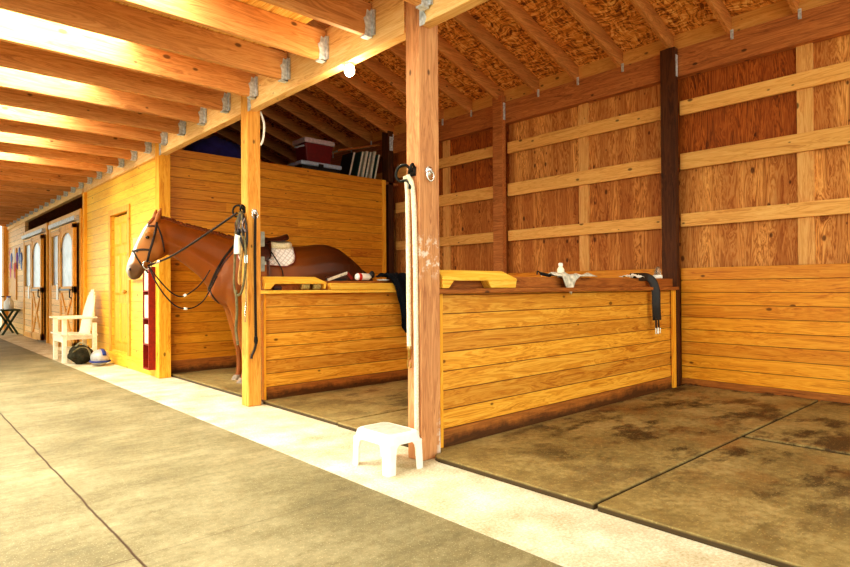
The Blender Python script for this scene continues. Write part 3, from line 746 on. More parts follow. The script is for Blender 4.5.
# ------------------------------------------------------------------ chair, bag, helmet, stool
def garden_chair():
    o = thing('garden_chair', 'white wooden garden chair with a pointed slatted back by the aisle', 'chair', (2.34, 11.1, 0))
    ya, yb, xf, xb = 10.72, 11.46, 2.07, 2.58; m = 'cream_paint'
    for x, y, h in ((xf+.03, ya+.04, .70), (xf+.03, yb-.04, .70), (xb-.05, ya+.04, .62), (xb-.05, yb-.04, .62)):
        MB().box(x-.03, y-.035, 0, x+.03, y+.035, h).build('leg', m, o, bevel=.004)
    for y in (ya+.04, yb-.04):
        MB().box(xf+.05, y-.02, .14, xb-.05, y+.02, .2).build('stretcher', m, o, bevel=.003)
        MB().box(xf+.05, y-.02, .36, xb-.05, y+.02, .43).build('side_rail', m, o, bevel=.003)
        MB().box(xf-.05, y-.07, .69, xb-.02, y+.07, .72).build('armrest', m, o, bevel=.006)
    MB().box(xf+.0, ya+.08, .32, xf+.03, yb-.08, .43).build('apron', m, o, bevel=.003)
    for i in range(5):
        x = xf-.03+i*.112
        MB().box(x, ya-.01 if i < 4 else ya+.08, .435-.008*i, x+.104, yb+.01 if i < 4 else yb-.08, .46-.008*i).build('seat_slat', m, o, bevel=.004)
    tops = [1.06, 1.12, 1.16, 1.16, 1.12, 1.06]
    w = (yb-ya-.12)/6
    for i in range(6):
        c = (ya+yb)/2; yb0 = ya+.06+w*i; k = .62
        b = MB(); q = []
        for z, f in ((.40, 1.), (.80, 1.), (tops[i], k)):
            xx = xb-.14+(z-.4)*.17
            for yy in (c+(yb0+.004-c)*f, c+(yb0+w-.004-c)*f):
                for dx in (0, .022): q.append((xx+dx, yy, z))
        fs = []
        for s in (0, 4): fs += [(s, s+4, s+6, s+2), (s+1, s+3, s+7, s+5), (s, s+1, s+5, s+4), (s+2, s+6, s+7, s+3)]
        fs += [(0, 2, 3, 1), (8, 9, 11, 10)]
        b.add(q, fs).build('back_slat', m, o)
    MB().box(xb-.06, ya+.1, .72, xb-.035, yb-.1, .79).build('back_rail', m, o)
garden_chair()

o = thing('duffel_bag', 'dark olive cloth bag lying on the curb before the garden chair', 'bag', (2.3, 10.45, 0))
MB().ball((2.27, 10.48, .14), .17, .24, .145, 18, 12, .25, 3).build('bag_body', 'bag_cloth', o, smooth=True)
MB().tube(bez([(2.14, 10.33, .2), (2.2, 10.22, .27), (2.3, 10.2, .25), (2.36, 10.24, .12), (2.36, 10.2, .03)]), .02, 8, (.025, .006)).build('strap', 'bag_strap', o)
MB().tube(bez([(2.2, 10.5, .27), (2.26, 10.42, .33), (2.34, 10.35, .28)]), .015).build('grab_handle', 'bag_strap', o)
o = thing('riding_helmet', 'silver and blue riding helmet beside the olive bag', 'helmet', (2.42, 10.0, 0))
MB().ball((2.42, 9.98, .125), .13, .15, .125, 18, 12).build('shell', 'silver', o, smooth=True)
MB().tube([(2.45, 9.98+.149*math.sin(t), .125+.124*math.cos(t)) for t in [i*math.pi/12-.4*math.pi for i in range(11)]], .02, 8, (.03, .008), nrm=[V((.2, math.sin(t), math.cos(t))) for t in [i*math.pi/12-.4*math.pi for i in range(11)]]).build('stripe', 'blue', o, smooth=True)
MB().tube([(2.42+.135*math.cos(t), 9.98+.155*math.sin(t), .07) for t in [i*math.pi/10 for i in range(20)]], .014, 6, closed=True).build('rim', 'blue', o, smooth=True)

def step_stool():
    cx, cy = 2.405, 3.0; hx, hy, zt = .125, .172, .24
    o = thing('step_stool', 'small white plastic step stool at the foot of the thick front post', 'stool', (cx, cy, 0))
    def rr(x, y, z, r, n=5):
        out = []
        for sx, sy, a0 in ((1, 1, 0), (-1, 1, 90), (-1, -1, 180), (1, -1, 270)):
            for i in range(n):
                a = R(a0+90*i/(n-1)); out.append((cx+sx*(x-r)+r*math.cos(a), cy+sy*(y-r)+r*math.sin(a), z))
        return out
    # top and skirt in one moulding
    MB().loft([rr(hx+.016, hy+.016, zt-.062, .04), rr(hx+.010, hy+.010, zt-.03, .04), rr(hx+.006, hy+.006, zt-.008, .045), rr(hx-.004, hy-.004, zt, .04)], True).build('seat', 'white_plastic', o, smooth=False, bevel=.002)
    g = MB().loft([rr(hx-.025, hy-.025, zt-.001, .03), rr(hx-.027, hy-.027, zt+.003, .03)]); g.build('grip_pad', 'grey_pad', o)
    for sx in (-1, 1):
        for sy in (-1, 1):
            # corner leg: an L-shaped shell, splayed outwards, arching into the skirt
            rings = []
            for z, w, e in ((0, .056, .022), (.05, .057, .020), (.12, .06, .018), (.158, .068, .017), (.178, .085, .017), (.186, .1, .016)):
                X, Y = cx+sx*(hx+e-.0), cy+sy*(hy+e-.0); t = .012; r = .018
                ring = [(X-sx*w, Y), (X-sx*r, Y), (X-sx*r*.3, Y-sy*r*.3), (X, Y-sy*r), (X, Y-sy*w*1.1), (X-sx*t, Y-sy*w*1.1), (X-sx*t, Y-sy*t), (X-sx*w, Y-sy*t)]
                rings.append([(a, b, z) for a, b in ring])
            MB().loft(rings).build('leg', 'white_plastic', o)
M['grey_pad'] = plain('grey_pad', (196, 190, 176), .8, 0, .1)
step_stool()

# ------------------------------------------------------------------ hooks, ropes, straps on the posts
def ring_plate(label, x, y, z):
    o = thing('tie_ring', label, 'ring', (x, y, z))
    pl_ = MB().lathe((x, y, z), [(.032, .001), (.032, -.009), (.018, -.014)], 12, 1).build('plate', 'bright_steel', o)
    MB().tube([(x+.03*math.sin(t), y-.02, z-.035+.034*math.cos(t)) for t in [i*math.pi/8 for i in range(16)]], .006, 6, closed=True).build('ring', 'bright_steel', pl_, smooth=True)
ring_plate('steel tie ring on the side of the thick front post', 2.70, 2.91, 1.935)
ring_plate('steel tie ring on the side of the strap-hung post', 2.69, 5.43, 1.91)

def coat_hook(label, x, y, z):
    o = thing('iron_hook', label, 'hook', (x, y, z))
    MB().box(x-.008, y-.03, z-.03, x, y+.03, z+.03).build('plate', 'iron', o, bevel=.002)
    MB().tube(bez([(x-.006, y, z), (x-.04, y+.03, z+.045), (x-.07, y+.07, z+.03), (x-.075, y+.09, z-.02), (x-.06, y+.07, z-.06), (x-.045, y+.02, z-.06), (x-.04, y-.015, z-.09), (x-.055, y-.025, z-.12)], 5), .010, 8).build('hook_arm', 'iron', o, smooth=True)
    MB().tube(bez([(x-.01, y-.02, z+.03), (x-.04, y-.035, z+.04), (x-.05, y-.02, z+.0), (x-.02, y+.02, z-.02)], 5), .010, 8).build('hook_arm', 'iron', o, smooth=True)
coat_hook('black iron hook on the thick front post above the white ropes', 2.62, 2.975, 1.93)
coat_hook('black iron hook on the strap-hung post, near the horse', 2.62, 5.5, 1.93)

def rope(pts, r, name, label, group, mt='white_rope', extra=None):
    o = thing(name, label, 'rope', pts[0], group)
    MB().tube(pts, r, 8).build('rope', mt, o, smooth=True)
    if extra: extra(o)
    return o
def snap(x, y, z):
    def f(o):
        sb = MB().lathe((x, y, z-.05), [(.008, -.02), (.012, 0), (.012, .04), (.017, .05), (.017, .07), (.01, .075)], 10).build('snap_barrel', 'brass', o, smooth=True)
        MB().tube(bez([(x, y, z-.06), (x, y+.018, z-.09), (x, y+.012, z-.125), (x, y-.012, z-.12), (x, y-.012, z-.09)], 4), .006, 6).build('snap_hook', 'brass', sb, smooth=True)
    return f
rope(bez([(2.575, 3.005, 1.90), (2.595, 3.005, 1.8), (2.60, 3.005, 1.4), (2.6, 3.002, .9), (2.6, 3.0, .74)], 12), .017, 'cross_tie_rope', 'white rope with brass snap hanging along the outer edge of the front post', 'white cross ties on the front post', extra=snap(2.6, 3.0, .74))
rope(bez([(2.56, 2.965, 1.90), (2.59, 2.945, 1.8), (2.6, 2.937, 1.4), (2.602, 2.934, .8), (2.598, 2.93, .3), (2.6, 2.925, .04)], 12), .016, 'cross_tie_rope', 'longer white rope hanging to the floor beside the front post corner', 'white cross ties on the front post')

# strap down the side of the left post
o = thing('lead_strap', 'long black strap hanging from the tie ring of the strap-hung post', 'strap', (2.69, 5.405, 1.88))
MB().tube(bez([(2.69, 5.405, 1.875), (2.688, 5.412, 1.5), (2.692, 5.415, 1.0), (2.695, 5.414, .68)], 12), .01, 8, (.014, .006), nrm=V((0, 1, 0))).build('strap', 'black_leather', o)
MB().lathe((2.695, 5.414, .64), [(.014, -.03), (.02, 0), (.016, .04)], 8).build('snap_barrel', 'iron', o)
MB().tube(bez([(2.695, 5.412, .62), (2.68, 5.41, .56), (2.65, 5.41, .5), (2.645, 5.41, .47)], 5), .012, 8).build('strap_end', 'black_leather', o)

# tangle of tack on the left post hook
def hang(name, label, cat, pts, flat, mt, group='tack hanging on the post hook', extra=None):
    o = thing(name, label, cat, pts[0], group)
    MB().tube(bez(pts, 8), .01, 8, flat, nrm=V((1, .2, 0))).build('strap', mt, o)
    if extra: extra(o)
    return o
X = 2.56
def P5(px, py, x=X): return at(px, py, 0, x)
hang('rope_halter', 'olive rope halter looped over the post hook, longest loop', 'halter', [P5(240, 212), P5(236, 228), P5(235, 255), P5(234, 282), P5(236, 294), P5(241, 293), P5(244, 280), P5(246, 255), P5(243, 228), P5(241, 212)], (.014, .01), 'olive_strap')
hang('lead_rope', 'tan lead rope hanging in a narrow loop from the post hook', 'rope', [P5(240, 213, 2.58), P5(240, 235, 2.58), P5(241, 262, 2.58), P5(240, 283, 2.58), P5(239, 277, 2.56), P5(242, 250, 2.55), P5(242, 220, 2.55)], (.014, .012), 'tan_strap')
def buckle(px, py):
    def f(o):
        c = P5(px, py, 2.545)
        MB().tube([c+V((0, a*.025, b*.035)) for a, b in ((-1, -1), (1, -1), (1, 1), (-1, 1))], .006, 6, closed=True).build('buckle', 'bright_steel', o)
    return f
hang('leather_headcollar', 'black leather headcollar hanging tangled on the post hook', 'halter', [P5(242, 213, 2.6), P5(246, 225, 2.57), P5(247, 240, 2.57), P5(245, 250, 2.57), P5(241, 240, 2.53), P5(238, 228, 2.53), P5(240, 214, 2.55)], (.018, .006), 'black_leather', extra=buckle(246, 259))
hang('chain_strap', 'tan strap with metal chain hanging straight below the post hook', 'strap', [P5(243, 240, 2.58), P5(246, 270, 2.59), P5(246, 300, 2.59), P5(245, 322, 2.59)], (.014, .006), 'tan_strap', extra=lambda o: MB().tube([P5(246-.1*i, 303+i*1.2, 2.575)+V((0, .006*(-1)**i, 0)) for i in range(12)], .006, 6).build('chain', 'bright_steel', o))
hang('dark_lead', 'dark braided lead hanging low beside the chestnut foreleg', 'rope', [P5(236, 290, 2.55), P5(237, 310, 2.55), P5(236, 330, 2.55), P5(238, 345, 2.55)], (.016, .012), 'olive_strap')
o = thing('fleece_tube', 'white fleece tube hanging among the tack on the post hook', 'fleece', P5(237, 248, 2.53))
MB().tube(bez([P5(238.5, 235, 2.52), P5(237.5, 243, 2.52), P5(237.3, 254, 2.52)], 6), .032, 10).build('sleeve', 'white_plastic', o, smooth=True)
MB().tube([P5(239, 229, 2.52), P5(238.5, 235, 2.52)], .02, 8).build('neck', 'dark_plastic', o, smooth=True)
o = thing('bridle_bits', 'dark bundle of buckled straps knotted under the post hook', 'straps', P5(241, 220, 2.55))
for i in range(5):
    a = P5(239+i*1.5, 216+2*(i % 3), 2.58-.012*i); b = P5(237+2.2*i, 232+4*(i % 2), 2.56-.012*i)
    MB().tube(bez([a, (a+b)/2+V((-.02, .02*(-1)**i, 0)), b], 5), .01, 8, (.012, .006)).build('strap', 'black_leather' if i % 2 else 'brown_leather', o)

# hinge brackets
for lb, x, y, z in (('upper grey gate bracket on the back of the strap-hung post', 2.775, 5.49, 1.65), ('lower grey gate bracket on the back of the strap-hung post', 2.775, 5.49, 1.40), ('grey gate bracket on the back of the thick front post', 2.80, 2.985, 1.41)):
    o = thing('gate_bracket', lb, 'bracket', (x, y, z), 'grey gate brackets')
    gp = MB().box(x-.015, y-.03, z-.075, x+.045, y+.04, z+.075).build('plate', 'grey_plate', o, bevel=.006)
    MB().lathe((x+.035, y-.01, z-.06), [(.016, 0), (.016, .12)], 10).build('hinge_barrel', 'steel', gp)

# ------------------------------------------------------------------ things on the empty stall partition
ZS = 1.235
o = thing('girth_strap', 'black leather girth with two steel buckles hanging over the plank partition', 'girth', (5.9, 2.9, 1.24))
pts = bez([(5.62, 3.03, ZS+.008), (5.75, 2.99, ZS+.014), (5.84, 2.965, ZS+.008), (5.885, 2.93, 1.2), (5.9, 2.905, 1.1), (5.9, 2.902, .95), (5.92, 2.905, .8)], 6)
MB().tube(pts, .03, 8, (.044, .008), nrm=V((-.75, -.7, .25))).build('strap', 'black_leather', o)
for dx in (-.028, .028):
    bl = MB().tube([(5.92+dx, 2.903, .82), (5.925+dx, 2.903, .72)], .01, 8, (.018, .006), nrm=V((0, 1, 0))).build('billet', 'black_leather', o)
    MB().tube([(5.925+dx+a*.02, 2.9, .69+b*.03) for a, b in ((-1, -1), (1, -1), (1, 1), (-1, 1))], .006, 6, closed=True).build('buckle', 'bright_steel', bl)
o = thing('jar', 'small clear jar with white base at the wall end of the plank partition', 'jar', (6.2, 3.03, ZS))
MB().lathe((6.2, 3.03, ZS), [(.045, 0), (.05, .01), (.05, .035), (.045, .04)], 14).build('base', 'white_plastic', o, smooth=True)
MB().lathe((6.2, 3.03, ZS+.04), [(.036, 0), (.036, .04), (.024, .07), (.016, .09)], 14).build('body', 'glass', o, smooth=True)
def crumple(c, sx, sy, h, seed, n=12):
    g = []
    for i in range(n):
        r = []
        for j in range(n):
            u, v = i/(n-1)-.5, j/(n-1)-.5
            z = h*max(0, .5+.9*noise.noise(V((u*5+seed, v*5, seed))))*(1-1.2*max(abs(u), abs(v)))+.004
            r.append(V(c)+V((u*sx*(1+.3*noise.noise(V((v*4, seed, 0)))), v*sy, z)))
        g.append(r)
    return MB().sheet(g)
tag(crumple((5.62, 3.02, ZS), .3, .12, .06, 4.).build('paper_towel', 'white_plastic', solid=.003), 'flat crumpled white paper towel on the partition beside the girth', 'paper')
# draped rag and bottle
g = []
for i in range(14):
    r = []
    for j in range(10):
        u, v = i/13, j/9
        x = 4.2+.62*v; fold = .02*noise.noise(V((v*7, u*3, 2)))
        drop = max(0, 1-abs(v-.3)*5.5)
        if u < .6: p = V((x, 3.1-.16*u/.6, ZS+.012+.055*abs(noise.noise(V((v*6, u*4, 7)))))) 
        else: p = V((x, 2.935-abs(fold), ZS+.012-.2*(u-.6)/.4*drop))
        r.append(p)
    g.append(r)
tag(MB().sheet(g).build('rag', 'rag', smooth=True, solid=.006), 'grey-white rag draped over the plank partition next to a small bottle', 'rag')
o = thing('bottle', 'small pale bottle standing among the rag on the partition', 'bottle', (4.42, 3.03, ZS))
MB().lathe((4.42, 3.05, ZS+.0), [(.03, 0), (.032, .02), (.032, .07), (.016, .10)], 14).build('bottle_body', 'cream_paint', o, smooth=True)
MB().lathe((4.42, 3.05, ZS+.10), [(.02, 0), (.02, .025), (.01, .03)], 12).build('cap', 'white_plastic', o)
o = thing('hoof_pick', 'dark hoof pick lying at the end of the draped rag', 'hoof pick', (4.16, 3.03, ZS))
MB().tube([(4.1, 3.03, ZS+.03), (4.22, 3.02, ZS+.012)], .014).build('handle', 'dark_plastic', o)
MB().tube(bez([(4.1, 3.03, ZS+.03), (4.06, 3.03, ZS+.05), (4.05, 3.03, ZS+.02)], 4), .006).build('pick', 'iron', o)

# ------------------------------------------------------------------ things on the horse stall partition
for x, lb in ((3.27, 'rolled tan bandage lying under the rack, beside a second roll'), (3.41, 'rolled tan bandage under the rack, closer to its block foot')):
    o = thing('bandage_roll', lb, 'bandage', (x, 5.45, 1.137), 'rolled bandages under the rack')
    rl = MB().lathe((x-.05, 5.452, 1.137+.036), [(.031, .01), (.033, .015), (.033, .09), (.031, .095)], 14, 0).build('roll', 'bandage', o, smooth=True)
    MB().lathe((x+.046, 5.452, 1.137+.036), [(.02, 0), (.02, .006)], 12, 0).build('core', 'cream_paint', rl)
o = thing('hoof_brush', 'small dark brush lying under the rack by the strap-hung post', 'brush', (2.95, 5.45, 1.137))
MB().box(2.91, 5.435, 1.137, 2.99, 5.47, 1.155).build('bristles', 'dark_plastic', o)
MB().prism([(2.90, 1.155), (3.0, 1.155), (2.98, 1.18), (2.92, 1.18)], 1, 5.43, 5.475).build('handle', 'brown_leather', o, bevel=.003)
z5 = 1.235
o = thing('body_brush', 'wooden-handled grooming brush on the partition beside the horse', 'brush', (3.78, 5.56, z5))
MB().box(3.62, 5.53, z5, 3.86, 5.59, z5+.03).build('bristles', 'dark_plastic', o)
MB().prism([(3.6, z5+.03), (3.88, z5+.03), (3.84, z5+.055), (3.64, z5+.055)], 1, 5.525, 5.595).build('handle', 'brown_leather', o, bevel=.004)
o = thing('sweat_scraper', 'pale stick-like scraper propped across the grooming brush', 'scraper', (3.78, 5.53, z5))
MB().bar((3.6, 5.52, z5+.01), (3.86, 5.52, z5+.09), .03, .012).build('handle', 'rag', o)
MB().bar((3.86, 5.52, z5+.09), (3.93, 5.52, z5+.02), .03, .012).build('blade', 'red_paint', o)
o = thing('spray_bottle', 'white bottle with red label lying on the partition below the rump', 'bottle', (4.1, 5.56, z5))
MB().lathe((3.98, 5.56, z5+.048), [(.03, 0.03), (.042, .05), (.042, .2), (.02, .24)], 14, 0).build('bottle_body', 'white_plastic', o, smooth=True)
MB().lathe((3.99, 5.56, z5+.048), [(.040, 0.04), (.0445, .05), (.0445, .08), (.042, .085)], 14, 0).build('label_band', 'red', o, smooth=True)
MB().ball((4.24, 5.56, z5+.075), .035, .03, .045).build('cap', 'dark_plastic', o, smooth=True)
tag(MB().lathe((4.36, 5.5, z5), [(.05, 0), (.075, .008), (.078, .018), (.06, .02), (.0, .01)], 16).build('tin_lid', 'steel', smooth=True), 'flat metal tin lid on the partition beside the black jacket', 'lid')
# jacket
g = []
for i in range(26):
    r = []
    for j in range(16):
        u, v = i/25, j/15
        wob = noise.noise(V((v*5, u*3.5, 1.3)))
        x = 4.34+.36*v+.03*math.sin(u*7)
        if u < .22: p = V((x, 5.62-.85*u, z5+.05+.09*abs(wob)))
        else:
            d = (u-.22)/.78
            x = 4.36+.34*v + d*(.13-.10*v) 
            ztop = z5+.04; L = .10+.56*min(1, max(0, (v-.02)*3))
            p = V((x, 5.405-.045*abs(math.sin(v*9+wob*2))-.02*wob, ztop-L*d))
        r.append(p)
    g.append(r)
jk = thing('jacket', 'black jacket slung over the end of the horse stall partition', 'jacket', (4.55, 5.45, z5))
MB().sheet(g).build('jacket_body', 'cloth_black', jk, smooth=True, solid=.018)
MB().tube(bez([(4.44, 5.38, 1.27), (4.5, 5.36, 1.15), (4.56, 5.35, .95), (4.58, 5.36, .78)], 8), [.045-.0007*i for i in range(25)], 10).build('sleeve', 'cloth_black', jk, smooth=True)

# ------------------------------------------------------------------ loft things
zl = 3.032
o = thing('cooler', 'dark red cooler box with pale lid stored on top of the tack room', 'cooler', (5.3, 8.55, zl+.2))
MB().add([(5.08, 8.38, zl+.19), (5.53, 8.38, zl+.19), (5.53, 8.68, zl+.19), (5.08, 8.68, zl+.19), (5.03, 8.35, zl+.5), (5.57, 8.35, zl+.5), (5.57, 8.71, zl+.5), (5.03, 8.71, zl+.5)],
         [(0, 3, 2, 1), (4, 5, 6, 7), (0, 1, 5, 4), (1, 2, 6, 5), (2, 3, 7, 6), (3, 0, 4, 7)]).build('box', 'cooler_red', o, bevel=.015)
MB().box(5.01, 8.33, zl+.5, 5.59, 8.73, zl+.58).build('lid', 'cooler_lid', o, bevel=.015)
MB().tube(bez([(5.04, 8.4, zl+.45), (4.95, 8.4, zl+.42), (4.93, 8.5, zl+.42), (5.04, 8.6, zl+.45)], 5), .015).build('handle', 'pale_blue', o, smooth=True)
o = thing('storage_box', 'pale blue lidded storage box under the red cooler', 'box', (5.3, 8.5, zl))
MB().box(4.95, 8.32, zl, 5.68, 8.74, zl+.12).build('box', 'dark_plastic', o, bevel=.01)
MB().box(4.92, 8.3, zl+.12, 5.71, 8.76, zl+.188).build('lid', 'pale_blue', o, bevel=.015)
MB().box(5.25, 8.29, zl+.1, 5.34, 8.31, zl+.16).build('latch', 'dark_plastic', o, bevel=.004)
specs = [('dark_plastic', 'dark board leaning between the storage box and green binders', 5.82, .46), ('green_binder', 'green binder leaning in the loft, closest to the dark board', 6.0, .50), ('white_edge', 'white-edged folder between two green binders in the loft', 6.1, .52),
         ('green_binder', 'green binder in the middle of the loft row', 6.17, .52), ('white_edge', 'thin white-edged board near the wall post in the loft', 6.27, .54), ('green_binder', 'green binder standing next to the wall post in the loft', 6.36, .5)]
for mt, lb, x, h in specs:
    o = thing('binder', lb, 'binder', (x, 8.5, zl), 'binders leaning in the loft')
    l = .12
    cv_ = MB().prism([(x, zl), (x+.05, zl), (x+.05+l, zl+h), (x+l, zl+h)], 1, 8.3, 8.62).build('cover', mt, o)
    MB().prism([(x+.01, zl+.0), (x+.04, zl+.0), (x+.04+l*.99, zl+h*.99), (x+.01+l*.99, zl+h*.99)], 1, 8.29, 8.3).build('page_edge', 'white_edge', cv_)
o = thing('shelf_board', 'thin pale board lying slanted on top of the leaning binders', 'board', (6.1, 8.45, zl+.5))
MB().bar((5.66, 8.45, zl+.45), (6.56, 8.45, zl+.69), .02, .2).build('board', 'white_edge', o)
MB().bar((5.66, 8.345, zl+.45), (6.56, 8.345, zl+.69), .035, .012).build('edge_strip', 'cap_wood', o)
g = []
for i in range(14):
    r = []
    for j in range(20):
        u, v = i/13*2-1, j/19*2-1
        q = max(0, 1-u*u-v*v)
        r.append(V((3.72+v*.52, 8.75+u*.42, zl+.40*math.sqrt(q)*(1+.25*noise.noise(V((u*3, v*3, 1))))+.002)))
    g.append(r)
tag(MB().sheet(g).build('blue_tarp', 'tarp', smooth=True), 'dark blue tarp heaped on the tack room roof above the horse', 'tarp')

# bulb and cord
o = thing('light_bulb', 'lit round bulb under the pale header beam', 'light', (2.675, 3.78, 2.9))
MB().lathe((2.675, 3.78, 2.885), [(.03, .015), (.03, .0)], 12).build('socket', 'white_plastic', o)
MB().ball((2.675, 3.78, 2.85), .04, .045, .05).build('bulb', 'bulb', o, smooth=True)
L = bpy.data.lights.new('bulb_light', 'POINT'); L.energy = 16; L.color = (1, .8, .5); L.shadow_soft_size = .05
lo = bpy.data.objects.new('bulb_light', L); COL.objects.link(lo); lo.location = (2.675, 3.78, 2.74)
tag(MB().tube(bez([(2.77, 5.45, 2.92), (2.80, 5.43, 2.8), (2.79, 5.43, 2.65), (2.765, 5.44, 2.58)], 6), .012).build('cord', 'white_plastic', smooth=True), 'short white cord curving down behind the strap-hung post', 'cord')

# ------------------------------------------------------------------ the horse
YS = 6.85
AX = V((.965, -.26, 0)).normalized(); LAT = V((-.26, -.965, 0)).normalized()   # backwards along the trunk; towards its near side
def PA(a, z, l=0.):
    """point of the trunk: a metres behind the shoulder, l towards the viewer's side"""
    if a < 0: return V((3.1+a, YS-l, z))
    return V((3.1, YS, z)) + AX*a + LAT*l
def hs(px, py):
    p = at(px, py, 1, YS)
    if p.x > 3.1:
        d = ray(px, py); n_ = V((.26, .965, 0)); t = (n_.dot(V((3.1, YS, 0)))-n_.dot(V((0, 0, 0))))/n_.dot(d); p = EYE + d*t
    return p
ST = [(-.27, 1.32, 1.06, .09), (-.2, 1.46, 1.0, .17), (-.08, 1.60, .93, .235), (.1, 1.70, .90, .265), (.3, 1.715, .90, .28), (.55, 1.685, .90, .31), (.85, 1.69, .93, .33),
      (1.03, 1.72, .98, .33), (1.18, 1.72, 1.02, .32), (1.33, 1.67, 1.05, .30), (1.48, 1.565, 1.06, .255), (1.62, 1.45, 1.08, .19), (1.72, 1.33, 1.12, .12), (1.77, 1.24, 1.16, .05)]
def st_at(a):
    a = max(ST[0][0], min(ST[-1][0], a))
    for s, t in zip(ST, ST[1:]):
        if a <= t[0]:
            k = (a-s[0])/(t[0]-s[0]); k = k
            return [s[i]+(t[i]-s[i])*k for i in range(4)]
def barrel(a, phi, off=0.):
    _, zt, zb, hw = st_at(a)
    zc, hh = (zt+zb)/2, (zt-zb)/2
    s, c = math.sin(phi), math.cos(phi)
    sx = math.copysign(abs(s)**.92, s); n_ = V((s/hw, c/hh)).normalized()
    return PA(a, zc+hh*c+n_.y*off, sx*hw+n_.x*off)

body = MB()
NR = 20
fine = [ST[0][0]+(ST[-1][0]-ST[0][0])*i/28 for i in range(29)]
body.loft([[barrel(a, 2*math.pi*j/NR) for j in range(NR)] for a in fine])
def sag(t, b, hw, narrow=1.):
    """ring of the neck or head between a top and a bottom point of the mid plane"""
    t, b = V(t), V(b); c = (t+b)/2; h = (t-b)/2
    out = []
    for j in range(16):
        ph = 2*math.pi*j/16; k = 1. if math.cos(ph) < 0 else narrow
        out.append(c+h*math.cos(ph)+V((0, -hw*math.sin(ph)*k, 0)))
    return out
def mid(px, py): return at(px, py, 1, YS)
neck = [((256, 243), (222, 304), .2), ((243, 241), (213, 296), .185), ((232, 238.5), (207.5, 287), .155), ((216, 234), (199, 276.5), .13), ((198, 229), (185.5, 265.5), .112), ((182, 225), (174, 257.5), .1), ((168, 219.5), (165, 254), .095), ((160, 218), (160, 250), .09)]
body.loft([sag(mid(*a), mid(*b), w, .7) for a, b, w in neck])
head = [((164, 219), (170, 252), .075, .8), ((156.5, 218.5), (167, 255), .098, .8), ((150, 221), (162.5, 258), .108, .8), ((144.5, 226.5), (157, 260.5), .112, .92), ((140, 234.5), (152.5, 263), .1, .9), ((136, 243), (148, 266.5), .083, .8), ((132.5, 250.5), (145, 270), .07, .75),
        ((129.5, 257.5), (143, 273.5), .064, .8), ((127, 263.5), (141, 277), .064, .9), ((126, 268.5), (138.5, 279), .060, .9), ((127, 274), (134.5, 280), .045, .9), ((129, 277.5), (132, 280), .02, 1.)]
body.loft([sag(mid(*a), mid(*b), w, k) for a, b, w, k in head])
# jaw / cheek
for s in (-1, 1):
    c = mid(156, 249); body.ball(c+V((0, s*.062, 0)), .085, .045, .10, 14, 10)
    # nostril swelling, eye socket
    c = mid(129.5, 270); body.ball(c+V((0, s*.042, 0)), .03, .022, .035)
    c = mid(145.5, 236.5); body.ball(c+V((0, s*.088, .012)), .045, .024, .035)
    # ears
    e0 = mid(155.5, 221)+V((0, s*.055, 0)); e1 = mid(158.5, 207.5)+V((0, s*.075, 0))
    rings = []
    for t, w in ((-.15, .028), (.15, .036), (.4, .036), (.7, .026), (1., .01)):
        p = e0.lerp(e1, t); rings.append([p+V((w*math.cos(2*math.pi*j/10), w*.75*math.sin(2*math.pi*j/10), .3*w*math.cos(2*math.pi*j/10))) for j in range(10)])
    body.loft(rings)
def limb(pts):
    rings = []
    for (p, rx, ry) in pts:
        rings.append([p+AX*(rx*math.cos(2*math.pi*j/12))+LAT*(ry*math.sin(2*math.pi*j/12)) for j in range(12)])
    body.loft(rings)
hoofs = []
for s, da in ((1, .075), (-1, .06)):
    fore = [(-.03, 1.34, .14, .10, .15), (-.05, 1.16, .15, .11, .16), (-.04, .99, .125, .095, .16), (-.025, .88, .095, .078, .155), (-.01, .74, .072, .062, .15), (.015, .60, .056, .052, .145), (.025, .53, .056, .055, .145), (.03, .48, .05, .05, .145), (.04, .42, .040, .038, .145), (.05, .30, .036, .033, .145), (.055, .2, .042, .04, .145), (.055, .165, .045, .042, .145), (.04, .11, .038, .036, .145), (.03, .06, .046, .045, .145)]
    limb([(PA(a+da, z, s*l), rx, ry) for a, z, rx, ry, l in fore])
    hoofs.append((PA(.03+da, 0, s*.145)))
    hind = [(1.36, 1.48, .22, .13, .15), (1.37, 1.28, .235, .14, .16), (1.36, 1.10, .19, .12, .165), (1.38, .96, .14, .1, .165), (1.45, .83, .1, .075, .16), (1.53, .72, .072, .058, .155), (1.60, .62, .068, .055, .15), (1.615, .55, .058, .05, .15), (1.60, .45, .043, .042, .15), (1.585, .3, .038, .036, .15), (1.575, .2, .044, .042, .15), (1.55, .12, .04, .038, .15), (1.53, .06, .048, .046, .15)]
    limb([(PA(a-.06*s, z, s*l), rx, ry) for a, z, rx, ry, l in hind])
    hoofs.append(PA(1.52-.06*s, 0, s*.15))
horse = thing('horse', 'saddled chestnut horse with white blaze standing in the stall', 'horse', (3.6, 6.6, 0))
tmp = body.build('raw', 'coat')
q = tmp.modifiers.new('r', 'REMESH'); q.mode = 'VOXEL'; q.voxel_size = .013; q.use_smooth_shade = True
q = tmp.modifiers.new('s', 'SMOOTH'); q.factor = .5; q.iterations = 9
dg = bpy.context.evaluated_depsgraph_get(); dg.update()
me = bpy.data.meshes.new_from_object(tmp.evaluated_get(dg)); me.name = 'body'
bpy.data.objects.remove(tmp)
bvh = BVHTree.FromPolygons([v.co.copy() for v in me.vertices], [tuple(p.vertices) for p in me.polygons])
